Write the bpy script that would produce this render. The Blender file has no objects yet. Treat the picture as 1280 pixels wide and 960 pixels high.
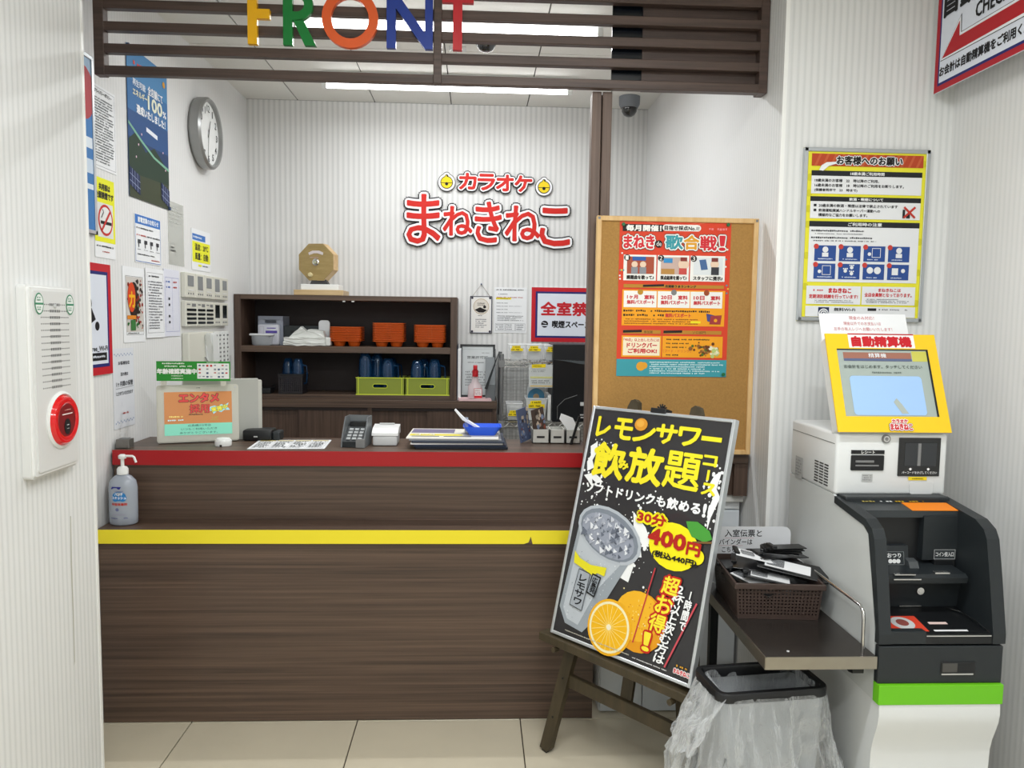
import bpy, bmesh, math, random
from mathutils import Matrix, Vector
random.seed(7)
COL = bpy.context.scene.collection
SC = bpy.context.scene

# ------------------------------------------------------------------ camera, light, exposure
CAM_H = 1.475
yaw, pitch, roll = .04675, .08084, .01422
fw = Vector((math.sin(yaw)*math.cos(pitch), math.cos(yaw)*math.cos(pitch), -math.sin(pitch)))
r0 = Vector((math.cos(yaw), -math.sin(yaw), 0)); u0 = r0.cross(fw)
rr = math.cos(roll)*r0 + math.sin(roll)*u0
uu = -math.sin(roll)*r0 + math.cos(roll)*u0
cam_d = bpy.data.cameras.new('camera'); cam = bpy.data.objects.new('camera', cam_d); COL.objects.link(cam)
cam_d.sensor_width = 36; cam_d.lens = 974.1/1280*36; cam_d.clip_start = .02
cam.matrix_world = Matrix(((rr.x, uu.x, -fw.x, 0), (rr.y, uu.y, -fw.y, 0), (rr.z, uu.z, -fw.z, CAM_H), (0, 0, 0, 1)))
SC.camera = cam
SC.view_settings.view_transform = 'Standard'
SC.view_settings.look = 'None'
SC.view_settings.gamma = 1
SC.view_settings.use_curve_mapping = False
SC.view_settings.exposure = 0.45
wd = bpy.data.worlds.new('world'); SC.world = wd; wd.use_nodes = True
wd.node_tree.nodes['Background'].inputs[0].default_value = (.75, .8, .85, 1)
wd.node_tree.nodes['Background'].inputs[1].default_value = .3

CEIL = 2.735
XL, XR, YB = -1.345, 1.005, 4.70        # inner left wall, inner right wall, back wall
XN, YN = -1.155, 2.40                    # near-left wall face and its end
YF, XF = 2.60, 1.585                     # wall facing the camera on the right, entry right wall
YR = -2.6                                # wall behind the camera

def area(name, loc, sx, sy, power, rot=(0, 0, 0), col=(.97, .99, 1)):
    l = bpy.data.lights.new(name, 'AREA'); l.shape = 'RECTANGLE'; l.size = sx; l.size_y = sy
    l.energy = power; l.color = col
    o = bpy.data.objects.new(name, l); COL.objects.link(o); o.location = loc; o.rotation_euler = rot
    return o
# (x, y, length, along x?, power)
TUBES = [(-.16, 4.17, 1.27, True, 5), (-.13, 3.36, 1.27, True, 11),
         (.25, 1.25, 1.2, True, 20), (.25, -.2, 1.2, True, 20), (.25, -1.6, 1.2, True, 16)]
for i, (x, y, ln, ax, pw) in enumerate(TUBES):
    area('tube_light', (x, y, CEIL-.11), ln, .04, pw)

# ------------------------------------------------------------------ materials
def srgb(h):
    h = h.lstrip('#'); h = h if len(h) == 6 else ''.join(x*2 for x in h); c = [int(h[i:i+2], 16)/255 for i in (0, 2, 4)]
    return tuple(x/12.92 if x <= .04045 else ((x+.055)/1.055)**2.4 for x in c) + (1,)
MC = {}
def mat(name, col='#ffffff', rough=.5, metal=0, trans=0, ior=1.45, alpha=1, emit=0, coat=0, noise=0, nscale=40, bump=0, spec=.5, ecol=None):
    if name in MC: return MC[name]
    m = bpy.data.materials.new(name); m.use_nodes = True; nt = m.node_tree
    b = nt.nodes['Principled BSDF']; c = srgb(col)
    b.inputs['Base Color'].default_value = c; b.inputs['Roughness'].default_value = rough
    b.inputs['Metallic'].default_value = metal; b.inputs['Transmission Weight'].default_value = trans
    b.inputs['IOR'].default_value = ior; b.inputs['Alpha'].default_value = alpha
    b.inputs['Coat Weight'].default_value = coat; b.inputs['Specular IOR Level'].default_value = spec
    if emit:
        b.inputs['Emission Color'].default_value = srgb(ecol) if ecol else c; b.inputs['Emission Strength'].default_value = emit
    if noise or bump:
        g = nt.nodes.new('ShaderNodeNewGeometry'); n = nt.nodes.new('ShaderNodeTexNoise'); n.inputs['Scale'].default_value = nscale
        n.inputs['Detail'].default_value = 4
        nt.links.new(g.outputs['Position'], n.inputs['Vector'])
        if noise:
            mx = nt.nodes.new('ShaderNodeMix'); mx.data_type = 'RGBA'
            mx.inputs[6].default_value = tuple(max(0, v*(1-noise)) for v in c[:3])+(1,)
            mx.inputs[7].default_value = tuple(min(1, v*(1+noise)) for v in c[:3])+(1,)
            nt.links.new(n.outputs[0], mx.inputs[0]); nt.links.new(mx.outputs[2], b.inputs['Base Color'])
        if bump:
            bp = nt.nodes.new('ShaderNodeBump'); bp.inputs['Strength'].default_value = bump; bp.inputs['Distance'].default_value = .002
            nt.links.new(n.outputs[0], bp.inputs['Height']); nt.links.new(bp.outputs[0], b.inputs['Normal'])
    MC[name] = m; return m
def pm(col):                                   # printed ink
    return mat('print_'+col.lstrip('#'), col, .55, spec=.3)
def wood(name, c1, c2, scale, rough=.42, fine=1.0):
    if name in MC: return MC[name]
    m = bpy.data.materials.new(name); m.use_nodes = True; nt = m.node_tree; b = nt.nodes['Principled BSDF']
    g = nt.nodes.new('ShaderNodeNewGeometry'); mp = nt.nodes.new('ShaderNodeMapping'); mp.inputs['Scale'].default_value = scale
    n = nt.nodes.new('ShaderNodeTexNoise'); n.inputs['Scale'].default_value = 1.0; n.inputs['Detail'].default_value = 6; n.inputs['Roughness'].default_value = .62
    n.inputs['Distortion'].default_value = .25
    cr = nt.nodes.new('ShaderNodeValToRGB'); cr.color_ramp.elements[0].position = .33; cr.color_ramp.elements[1].position = .68
    cr.color_ramp.elements[0].color = srgb(c1); cr.color_ramp.elements[1].color = srgb(c2)
    nt.links.new(g.outputs['Position'], mp.inputs[0]); nt.links.new(mp.outputs[0], n.inputs['Vector'])
    nt.links.new(n.outputs[0], cr.inputs[0]); nt.links.new(cr.outputs[0], b.inputs['Base Color'])
    bp = nt.nodes.new('ShaderNodeBump'); bp.inputs['Strength'].default_value = .12; bp.inputs['Distance'].default_value = .001
    nt.links.new(n.outputs[0], bp.inputs['Height']); nt.links.new(bp.outputs[0], b.inputs['Normal'])
    b.inputs['Roughness'].default_value = rough
    MC[name] = m; return m
def wallpaper(name, c1, c2, period, bump=.5):
    m = bpy.data.materials.new(name); m.use_nodes = True; nt = m.node_tree; b = nt.nodes['Principled BSDF']
    N = nt.nodes.new; L = nt.links.new
    g = N('ShaderNodeNewGeometry'); sp = N('ShaderNodeSeparateXYZ'); L(g.outputs['Position'], sp.inputs[0])
    ad = N('ShaderNodeMath'); ad.operation = 'ADD'; L(sp.outputs[0], ad.inputs[0]); L(sp.outputs[1], ad.inputs[1])
    mu = N('ShaderNodeMath'); mu.operation = 'MULTIPLY'; mu.inputs[1].default_value = 2*math.pi/period; L(ad.outputs[0], mu.inputs[0])
    si = N('ShaderNodeMath'); si.operation = 'SINE'; L(mu.outputs[0], si.inputs[0])
    ma = N('ShaderNodeMapRange'); ma.inputs[1].default_value = -1; ma.inputs[2].default_value = 1; L(si.outputs[0], ma.inputs[0])
    pw = N('ShaderNodeMath'); pw.operation = 'POWER'; pw.inputs[1].default_value = 1.6; L(ma.outputs[0], pw.inputs[0])
    n = N('ShaderNodeTexNoise'); n.inputs['Scale'].default_value = 3; n.inputs['Detail'].default_value = 5; L(g.outputs['Position'], n.inputs['Vector'])
    mx = N('ShaderNodeMix'); mx.data_type = 'RGBA'; mx.inputs[6].default_value = srgb(c1); mx.inputs[7].default_value = srgb(c2); L(pw.outputs[0], mx.inputs[0])
    m2 = N('ShaderNodeMix'); m2.data_type = 'RGBA'; m2.blend_type = 'MULTIPLY'; m2.inputs[0].default_value = 1
    r = N('ShaderNodeMapRange'); r.inputs[3].default_value = .965; r.inputs[4].default_value = 1.02; L(n.outputs[0], r.inputs[0])
    L(mx.outputs[2], m2.inputs[6]); L(r.outputs[0], m2.inputs[7]); L(m2.outputs[2], b.inputs['Base Color'])
    fn = N('ShaderNodeTexNoise'); fn.inputs['Scale'].default_value = 260; L(g.outputs['Position'], fn.inputs['Vector'])
    a2 = N('ShaderNodeMath'); a2.operation = 'MULTIPLY_ADD'; a2.inputs[1].default_value = .25; L(fn.outputs[0], a2.inputs[0]); L(pw.outputs[0], a2.inputs[2])
    bp = N('ShaderNodeBump'); bp.inputs['Strength'].default_value = bump; bp.inputs['Distance'].default_value = .0015
    L(a2.outputs[0], bp.inputs['Height']); L(bp.outputs[0], b.inputs['Normal'])
    b.inputs['Roughness'].default_value = .72; b.inputs['Specular IOR Level'].default_value = .25
    return m

M_WALL = wallpaper('wallpaper_ribbed', '#e6e7e6', '#dadcdb', .0225, .4)
M_WALL2 = wallpaper('wallpaper_ribbed_back', '#e6e6e5', '#d3d4d3', .0305, .4)
M_WALL3 = wallpaper('wallpaper_ribbed_fine', '#e4e4e3', '#dddedd', .0225, .22)
M_CEIL = mat('ceiling_board', '#e6e5e0', .9, noise=.04, nscale=90, bump=.3)
M_GAP = mat('joint_dark', '#4c4a47', .9)
M_FLOOR = mat('floor_tile_stone', '#cfc6b0', .28, noise=.07, nscale=5)
M_GROUT = mat('floor_grout', '#453c33', .9)
M_WOODH = wood('walnut_laminate_horizontal', '#40322a', '#655143', (1.0, 34, 85))
M_WOODS = wood('walnut_laminate_slat', '#3f322c', '#5a4840', (2.5, 60, 70), .45)
M_WOODV = wood('walnut_laminate_vertical', '#3d2c23', '#59463a', (90, 60, 2.5), .5)
M_POST = wood('walnut_laminate_post', '#57463d', '#735f53', (110, 110, 2.5), .5)
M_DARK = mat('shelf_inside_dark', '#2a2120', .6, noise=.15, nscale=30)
M_RED = mat('red_edge_tape', '#a3151b', .4)
M_YEL = mat('yellow_edge_tape', '#f2e02c', .45)
M_WHITE = mat('white_plastic', '#e8eae8', .35)
M_OFFW = mat('warm_white_plastic', '#d9d8cc', .4)
M_BLACK = mat('black_plastic', '#16181a', .4)
M_CHAR = mat('charcoal_plastic', '#23282b', .42, bump=.15, nscale=900)
M_GREY = mat('grey_plastic', '#7d7e7e', .5)
M_LGREY = mat('light_grey_plastic', '#c4c6c5', .45)
M_PAPER = mat('paper', '#eceef0', .7)
M_ALU = mat('aluminium', '#c9ced2', .3, 1)
M_CHROME = mat('chrome', '#d4d4d2', .18, 1)
M_STEEL = mat('brushed_steel', '#a6a196', .34, 1, noise=.08, nscale=25)
M_TUBE = mat('tube_glow', '#ffffff', .3, emit=6)
M_CLEAR = mat('clear_plastic', '#e8eef0', .15, alpha=.35)
M_BLUEP = mat('blue_glass', '#1d5080', .07, trans=.6, ior=1.3, coat=.6)
M_ORANGE = mat('orange_plastic', '#e4641c', .4)

# ------------------------------------------------------------------ helpers
def link(o): COL.objects.link(o); return o
def thing(name, label, cat, M=None, loc=(0, 0, 0), rz=0, group=None):
    o = bpy.data.objects.new(name, None); o.empty_display_size = .03; link(o)
    o.matrix_world = M.copy() if M is not None else Matrix.Translation(loc) @ Matrix.Rotation(rz, 4, 'Z')
    o['label'] = label; o['category'] = cat
    if group: o['group'] = group
    return o
def tag(o, label, cat, group=None):
    o['label'] = label; o['category'] = cat
    if group: o['group'] = group
    return o
def wm(o): return o.matrix_basis.copy() if o.parent is None else wm(o.parent) @ o.matrix_basis
def obj(name, bm, mats, parent=None, local=False, smooth=0, label=None, kind=None):
    """link a bmesh as one object; world coordinates unless local"""
    if parent is not None and not local: bm.transform(wm(parent).inverted())
    bmesh.ops.recalc_face_normals(bm, faces=bm.faces)
    me = bpy.data.meshes.new(name); bm.to_mesh(me); bm.free()
    if not isinstance(mats, (list, tuple)): mats = [mats]
    for m in mats: me.materials.append(m)
    if smooth:
        for p in me.polygons: p.use_smooth = True
        try: me.set_sharp_from_angle(angle=math.radians(smooth))
        except Exception: pass
    o = bpy.data.objects.new(name, me); link(o)
    if parent is not None:
        o.parent = parent
    if label: o['label'] = label
    if kind: o['kind'] = kind
    return o
def struct(name, bm, mats, parent=None, **k):
    o = obj(name, bm, mats, parent, **k)
    if parent is None: o['kind'] = 'structure'
    return o
def dup(root, M, label=None, group=None):
    r = root.copy(); link(r); r.matrix_world = M
    if label: r['label'] = label
    if group: r['group'] = group
    for ch in list(root.children):
        c = ch.copy(); link(c); c.parent = r
        for g in ch.children:
            d = g.copy(); link(d); d.parent = c
    return r
def B(): return bmesh.new()
def box(bm, x0, x1, y0, y1, z0, z1, mi=0, bev=0, M=None, seg=2):
    r = bmesh.ops.create_cube(bm, size=1)
    vs = r['verts']
    bmesh.ops.transform(bm, matrix=Matrix.Translation(((x0+x1)/2, (y0+y1)/2, (z0+z1)/2)) @ Matrix.Diagonal((abs(x1-x0), abs(y1-y0), abs(z1-z0), 1)), verts=vs)
    fs = set(f for v in vs for f in v.link_faces)
    if bev:
        es = list(set(e for v in vs for e in v.link_edges))
        rb = bmesh.ops.bevel(bm, geom=es, offset=bev, segments=seg, affect='EDGES', profile=.5)
        fs = set(rb['faces']) | set(f for v in rb['verts'] for f in v.link_faces)
        vs = list(set(v for f in fs for v in f.verts))
    for f in fs: f.material_index = mi
    if M is not None: bmesh.ops.transform(bm, matrix=M, verts=vs)
    return vs
def bxs(name, parent, m, boxes, bev=0, local=False, seg=1):
    for b in boxes:
        bm = bmesh.new(); box(bm, *b, bev=bev, seg=seg); obj(name, bm, m, parent, local=local)
def cyl(bm, p0, p1, r0, r1=None, n=12, mi=0, cap=True):
    p0 = Vector(p0); p1 = Vector(p1); r1 = r0 if r1 is None else r1
    d = (p1-p0); L = d.length; q = d.to_track_quat('Z', 'Y').to_matrix().to_4x4()
    r = bmesh.ops.create_cone(bm, cap_ends=cap, segments=n, radius1=r0, radius2=r1, depth=L)
    bmesh.ops.transform(bm, matrix=Matrix.Translation((p0+p1)/2) @ q, verts=r['verts'])
    for f in set(f for v in r['verts'] for f in v.link_faces): f.material_index = mi
    return r['verts']
def tube(bm, pts, r, n=8, mi=0):
    pts = [Vector(p) for p in pts]; rings = []
    for i, p in enumerate(pts):
        d = (pts[min(i+1, len(pts)-1)] - pts[max(i-1, 0)]).normalized()
        a = d.orthogonal().normalized() if i == 0 else (rings_a - d*rings_a.dot(d)).normalized()
        rings_a = a; b = d.cross(a)
        rings.append([bm.verts.new(p + (a*math.cos(t)+b*math.sin(t))*r) for t in [2*math.pi*k/n for k in range(n)]])
    for i in range(len(rings)-1):
        for k in range(n):
            f = bm.faces.new((rings[i][k], rings[i][(k+1) % n], rings[i+1][(k+1) % n], rings[i+1][k])); f.material_index = mi
    for rg in (rings[0][::-1], rings[-1]):
        bm.faces.new(rg).material_index = mi
def lathe(bm, prof, c=(0, 0, 0), n=20, mi=0, sy=1.0, M=None, close=False):
    rings = []; vs = []
    for r, z in prof:
        if r < 1e-6: v = bm.verts.new((c[0], c[1], c[2]+z)); rings.append([v]); vs.append(v)
        else:
            rg = [bm.verts.new((c[0]+r*math.cos(2*math.pi*k/n), c[1]+sy*r*math.sin(2*math.pi*k/n), c[2]+z)) for k in range(n)]
            rings.append(rg); vs += rg
    for a, b in zip(rings, rings[1:]):
        for k in range(n):
            k2 = (k+1) % n
            if len(a) == 1 and len(b) > 1: f = bm.faces.new((a[0], b[k2], b[k]))
            elif len(b) == 1 and len(a) > 1: f = bm.faces.new((a[k], a[k2], b[0]))
            elif len(a) > 1: f = bm.faces.new((a[k], a[k2], b[k2], b[k]))
            f.material_index = mi
    if M is not None: bmesh.ops.transform(bm, matrix=M, verts=vs)
    return vs
def prism(bm, pts, a0, a1, M=None, mi=0):
    """polygon pts in local xy extruded along local z from a0 to a1, then M"""
    lo = [bm.verts.new((p[0], p[1], a0)) for p in pts]; hi = [bm.verts.new((p[0], p[1], a1)) for p in pts]
    n = len(pts)
    fs = [bm.faces.new(lo[::-1]), bm.faces.new(hi)]
    for i in range(n): fs.append(bm.faces.new((lo[i], lo[(i+1) % n], hi[(i+1) % n], hi[i])))
    for f in fs: f.material_index = mi
    if M is not None: bmesh.ops.transform(bm, matrix=M, verts=lo+hi)
    return lo+hi
def axes(o, r, u, n): return Matrix(((r[0], u[0], n[0], o[0]), (r[1], u[1], n[1], o[1]), (r[2], u[2], n[2], o[2]), (0, 0, 0, 1)))
def YZ(x=0): return axes((x, 0, 0), (0, 1, 0), (0, 0, 1), (1, 0, 0))       # polygon given as (y, z), extruded along x
def LW(y, z, off=0): return axes((XL+off, y, z), (0, 1, 0), (0, 0, 1), (1, 0, 0))
def NW(y, z, off=0): return axes((XN+off, y, z), (0, 1, 0), (0, 0, 1), (1, 0, 0))
def BW(x, z, off=0, y=YB): return axes((x, y-off, z), (1, 0, 0), (0, 0, 1), (0, -1, 0))
def RWm(x, y, z): return axes((x, y, z), (0, -1, 0), (0, 0, 1), (-1, 0, 0))
def rrect(w, h, r, n=4, cx=0, cy=0):
    pts = []
    for (sx, sy, a0) in ((1, 1, 0), (-1, 1, 90), (-1, -1, 180), (1, -1, 270)):
        for k in range(n+1):
            a = math.radians(a0+90*k/n); pts.append((cx+sx*(w/2-r)+r*math.cos(a), cy+sy*(h/2-r)+r*math.sin(a)))
    return pts
# ---- text
_tc = {}
def glyphs(s, ext=0.0):
    k = (s, ext)
    if k not in _tc:
        c = bpy.data.curves.new('t', 'FONT'); c.body = s; c.resolution_u = 2; c.extrude = ext; c.space_line = .95
        if '\n' in s: c.align_x = 'CENTER'
        o = bpy.data.objects.new('t', c); m = o.to_mesh()
        vs = [tuple(v.co) for v in m.vertices]; fs = [tuple(p.vertices) for p in m.polygons]
        o.to_mesh_clear(); bpy.data.objects.remove(o); bpy.data.curves.remove(c)
        xs = [v[0] for v in vs]; ys = [v[1] for v in vs]
        _tc[k] = (vs, fs, min(xs), max(xs), min(ys), max(ys))
    return _tc[k]
def put_text(bm, s, x0, y0, x1, y1, z, mi=0, grow=0, n=1, rot=0, ext=0.0, shear=0):
    """glyph outlines fitted to the box; grow (metres) thickens by stamping n shifted copies"""
    vs, fs, a0, a1, b0, b1 = glyphs(s, .5 if ext else 0)
    sx = (x1-x0)/max(a1-a0, 1e-6); sy = (y1-y0)/max(b1-b0, 1e-6)
    cx, cy = (x0+x1)/2, (y0+y1)/2; cr, sr = math.cos(rot), math.sin(rot)
    offs = [(0, 0)] + [(grow*math.cos(2*math.pi*k/n+.4), grow*math.sin(2*math.pi*k/n+.4)) for k in range(n)] if grow else [(0, 0)]
    for si, (ox, oy) in enumerate(offs[::-1]):
        nv = []; dz = si*2.5e-5
        for v in vs:
            lx = (v[0]-(a0+a1)/2)*sx; ly = (v[1]-(b0+b1)/2)*sy; lx += shear*ly
            nv.append(bm.verts.new((cx+lx*cr-ly*sr+ox, cy+lx*sr+ly*cr+oy, (z + (v[2]+.5)*ext if ext else z)+dz)))
        for f in fs:
            try: bm.faces.new([nv[i] for i in f]).material_index = mi
            except ValueError: pass
class Art:
    """flat print in a sign's own plane: u to the right, v down, both 0..1"""
    LZ = .0005
    def __init__(s, W, H, z=0): s.W, s.H, s.z, s.bm, s.mats, s.n = W, H, z, B(), [], 0
    def lz(s, L): s.n += 1; return s.z + L*s.LZ + (s.n % 45)*9e-6
    def mi(s, c):
        m = pm(c) if isinstance(c, str) else c
        if m not in s.mats: s.mats.append(m)
        return s.mats.index(m)
    def p(s, u, v): return ((u-.5)*s.W, (1-v)*s.H)
    def poly(s, pts, c, L=1):
        z = s.lz(L); vs = [s.bm.verts.new((*s.p(*q), z)) for q in pts]
        s.bm.faces.new(vs).material_index = s.mi(c)
    def rect(s, a, b, c2, d, c, L=1): s.poly([(a, b), (c2, b), (c2, d), (a, d)], c, L)
    def box(s, a, b, c2, d, c, w=.004, L=1):
        wx, wy = w/s.W, w/s.H
        s.rect(a, b, c2, b+wy, c, L); s.rect(a, d-wy, c2, d, c, L); s.rect(a, b, a+wx, d, c, L); s.rect(c2-wx, b, c2, d, c, L)
    def disc(s, u, v, r, c, L=1, ry=None, n=20, rot=0):
        ry = r if ry is None else ry; cx, cy = s.p(u, v); cr, sr = math.cos(rot), math.sin(rot)
        vs = []; z = s.lz(L)
        for k in range(n):
            x, y = r*math.cos(2*math.pi*k/n), ry*math.sin(2*math.pi*k/n)
            vs.append(s.bm.verts.new((cx+x*cr-y*sr, cy+x*sr+y*cr, z)))
        s.bm.faces.new(vs).material_index = s.mi(c)
    def line(s, a, b, c2, d, w, c, L=1):
        p, q = Vector(s.p(a, b)), Vector(s.p(c2, d)); n = (q-p).normalized(); n = Vector((-n.y, n.x))*w/2
        z = s.lz(L); vs = [s.bm.verts.new((x.x, x.y, z)) for x in (p+n, q+n, q-n, p-n)]
        s.bm.faces.new(vs).material_index = s.mi(c)
    def text(s, t, a, b, c2, d, c, L=2, bold=0, rot=0, outline=(), shear=0):
        x0, y1 = s.p(a, b); x1, y0 = s.p(c2, d)
        for k, (oc, g) in enumerate(outline):
            put_text(s.bm, t, x0, y0, x1, y1, s.z+(L+k)*s.LZ, s.mi(oc), g+bold, 10, rot, 0, shear)
        put_text(s.bm, t, x0, y0, x1, y1, s.z+(L+len(outline))*s.LZ, s.mi(c), bold, 6, rot, 0, shear)
    def fine(s, a, b, c2, d, rows, c='#555555', L=2, fill=.62, seed=0):
        """print too small to read: rows of small marks"""
        rnd = random.Random(seed+int(a*1000)+rows); rh = (d-b)/rows
        for r in range(rows):
            u = a; end = c2-(c2-a)*rnd.choice((0, .05, .25)); cw = rh*fill*s.H/s.W
            while u < end:
                w = cw*rnd.uniform(.45, .95); v0 = b+r*rh+rh*(1-fill)/2
                if rnd.random() < .9: s.rect(u, v0+rh*fill*rnd.uniform(0, .25), min(u+w, end), v0+rh*fill*rnd.uniform(.75, 1), c, L)
                u += w+cw*.25
    def build(s, parent, name='print'):
        return obj(name, s.bm, s.mats, parent, local=True)
def sheet(name, label, cat, M, W, H, t=.0012, col=None, edge=None, fw_=.012, fd=.012, group=None, curl=0):
    """paper or board in the local xy plane, base edge at y = 0, facing +z"""
    o = thing(name, label, cat, M, group=group)
    bm = B()
    if curl:
        n = 8; ra = []
        for i in range(n+1):
            y = H*i/n; z = curl*math.sin(math.pi*i/n*.5+.1)**2
            ra.append([bm.verts.new((sx*W/2, y, z+dz)) for sx, dz in ((-1, 0), (1, curl*.4), (1, curl*.4+t), (-1, t))])
        for a, b in zip(ra, ra[1:]):
            for k in range(4): bm.faces.new((a[k], a[(k+1) % 4], b[(k+1) % 4], b[k]))
        bm.faces.new(ra[0]); bm.faces.new(ra[-1])
    else: box(bm, -W/2, W/2, 0, H, 0, t)
    obj('board' if edge else 'sheet', bm, col or M_PAPER, o, local=True)
    if edge:
        bm = B()
        for x0, x1, y0, y1 in ((-W/2-.001, -W/2+fw_, 0, H), (W/2-fw_, W/2+.001, 0, H), (-W/2, W/2, 0, fw_), (-W/2, W/2, H-fw_, H)):
            box(bm, x0, x1, y0, y1, 0, fd, bev=.0015, seg=1)
        obj('frame', bm, edge, o, local=True)
    return o

# ================================================================== the room
def slab(name, x0, x1, y0, y1, z0, z1, m, parent=None):
    bm = B(); box(bm, x0, x1, y0, y1, z0, z1); return struct(name, bm, m, parent)
floor = slab('floor', -1.6, 2.0, YR-.1, YB+.1, -.08, -.006, M_GROUT)
ceiling = slab('ceiling', -1.6, 2.0, YR-.1, YB+.1, CEIL+.006, CEIL+.1, M_GAP)
def shared_tiles(parent, name, x0, nx, y0, ny, sx, sy, z, th, gap, m, keep):
    me = None
    for i in range(nx):
        for j in range(ny):
            cx, cy = x0+(i+.5)*sx, y0+(j+.5)*sy
            if not keep(cx, cy): continue
            if me is None:
                bm = B(); box(bm, -sx/2+gap/2, sx/2-gap/2, -sy/2+gap/2, sy/2-gap/2, -th/2, th/2, bev=.0012, seg=1)
                me = bpy.data.meshes.new(name); bm.to_mesh(me); bm.free(); me.materials.append(m)
            o = bpy.data.objects.new(name, me); link(o); o.parent = parent; o.location = (cx, cy, z)
shared_tiles(floor, 'floor_tile', -1.022-.6, 6, 2.778-.6*9, 9, .6, .6, -.004, .008, .004, M_FLOOR, lambda x, y: x > -1.4 and x < 2)
shared_tiles(floor, 'floor_tile', -1.022-.6, 6, 2.778, 4, .6, .6, -.004, .008, .004, M_FLOOR, lambda x, y: x > -1.4)
shared_tiles(ceiling, 'ceiling_tile', -1.05-.89, 9, YB-.91*8, 8, .445, .91, CEIL+.005, .01, .006, M_CEIL, lambda x, y: -1.6 < x < 2 and y > YR)

slab('wall_left', XL-.12, XL, YN-.01, YB, -.01, CEIL, M_WALL3)
slab('wall_left_front', XN-.32, XN, YR, YN, -.01, CEIL, M_WALL)
slab('wall_back', XL-.12, XR+.1, YB, YB+.12, -.01, CEIL, M_WALL2)
slab('wall_right', XR, XR+.58, YF+.1, YB, -.01, CEIL, M_WALL3)
slab('wall_facing', XR, XF+.1, YF, YF+.1, -.01, CEIL, M_WALL)
slab('wall_right_front', XF, XF+.12, YR, YF, -.01, CEIL, M_WALL3)
slab('wall_rear', XN-.3, XF+.1, YR-.12, YR, -.01, CEIL, M_WALL3)
bm = B(); box(bm, XN-.001, XN+.0015, YN-.012, YN+.0015, 0, CEIL); struct('trim_1', bm, mat('corner_bead', '#f4f5f2', .4))
bm = B(); box(bm, XR-.0015, XR+.012, YF-.0015, YF+.001, 0, CEIL); struct('trim_2', bm, mat('corner_bead', '#f4f5f2', .4))

# ---- ceiling lights
def tube_light(x, y, ln, label):
    o = thing('ceiling_light', label, 'light', loc=(x, y, CEIL))
    bm = B(); box(bm, -ln/2-.01, ln/2+.01, -.035, .035, -.035, 0, bev=.004); obj('housing', bm, M_WHITE, o, local=True)
    bxs('socket', o, M_WHITE, [(s*ln/2-.012, s*ln/2+.012, -.016, .016, -.075, -.035) for s in (-1, 1)], local=True)
    bm = B(); cyl(bm, (-ln/2+.012, 0, -.06), (ln/2-.012, 0, -.06), .0165, n=16); obj('tube', bm, M_TUBE, o, local=True, smooth=40)
LL = ['bare fluorescent tube on the ceiling nearest the back wall, just under the slatted screen', 'fluorescent tube on the ceiling seen behind the FRONT letters',
      'fluorescent tube on the entry ceiling in front of the counter', 'fluorescent tube on the entry ceiling overhead', 'fluorescent tube on the entry ceiling farthest from the counter']
for (x, y, ln, ax, pw), lb in zip(TUBES, LL): tube_light(x, y, ln, lb)

# ---- dome cameras
def dome(loc, r, label, hm, h=.05):
    o = thing('dome_camera', label, 'camera', loc=loc)
    bm = B(); lathe(bm, [(0, 0), (r*1.02, 0), (r, -h*.7), (r*.82, -h), (0, -h)], n=28); obj('housing', bm, hm, o, local=True, smooth=40)
    bm = B(); lathe(bm, [(r*.74, -h), (r*.72, -h-r*.35), (r*.5, -h-r*.68), (r*.25, -h-r*.8), (0, -h-r*.84)], n=24); obj('dome', bm, mat('smoked_dome', '#101215', .06, coat=1), o, local=True, smooth=60)
dome((.845, 4.45, CEIL), .058, 'grey dome security camera on the ceiling in the right alcove', mat('camera_grey', '#7e838a', .4), .062)
dome((.03, 3.53, CEIL), .062, 'white dome security camera on the ceiling behind the letter T', M_WHITE, .035)
o = thing('ceiling_hook', 'small wire hook hanging from the ceiling beside the letter T', 'hook', loc=(-.09, 3.75, CEIL))
bm = B(); box(bm, -.05, .03, -.03, .03, -.004, 0); obj('plate', bm, M_LGREY, o, local=True)
bm = B(); tube(bm, [(-.03+.02*math.cos(t), 0, -.022-.018*math.sin(t)) for t in [math.pi*k/8*1.6-.8 for k in range(9)]], .002); obj('wire', bm, M_WHITE, o, local=True)

# ================================================================== slatted screen with FRONT letters
scr = thing('slatted_screen', 'dark brown slatted screen above the counter carrying coloured letters', 'screen', loc=(-.14, 2.76, 2.279))
SB = [2.279+.0717*k for k in range(6)]
for z in SB:
    bm = B(); box(bm, -1.255, .975, 2.745, 2.775, z, z+.030, bev=.002, seg=1); obj('slat', bm, M_WOODS, scr)
TOPZ = CEIL-.002
for x0, x1, y0, y1 in ((-1.285, -1.252, 2.742, 2.780), (-.155, -.127, 2.735, 2.765), (.973, 1.003, 2.742, 2.80)):
    bm = B(); box(bm, x0, x1, y0, y1, 2.277, TOPZ, bev=.002, seg=1); obj('upright', bm, M_WOODS, scr)
bm = B(); box(bm, -1.27, .99, 2.745, 2.83, TOPZ-.03, TOPZ); obj('top_rail', bm, M_WOODS, scr)
bm = B(); box(bm, .569, .975, 2.785, 2.80, 2.285, TOPZ-.03); obj('backing_board', bm, M_WOODS, scr)
bm = B(); box(bm, .463, .569, 2.79, 2.796, 2.30, TOPZ-.03); obj('dark_panel', bm, mat('dark_glass', '#10151c', .15), scr)
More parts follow.
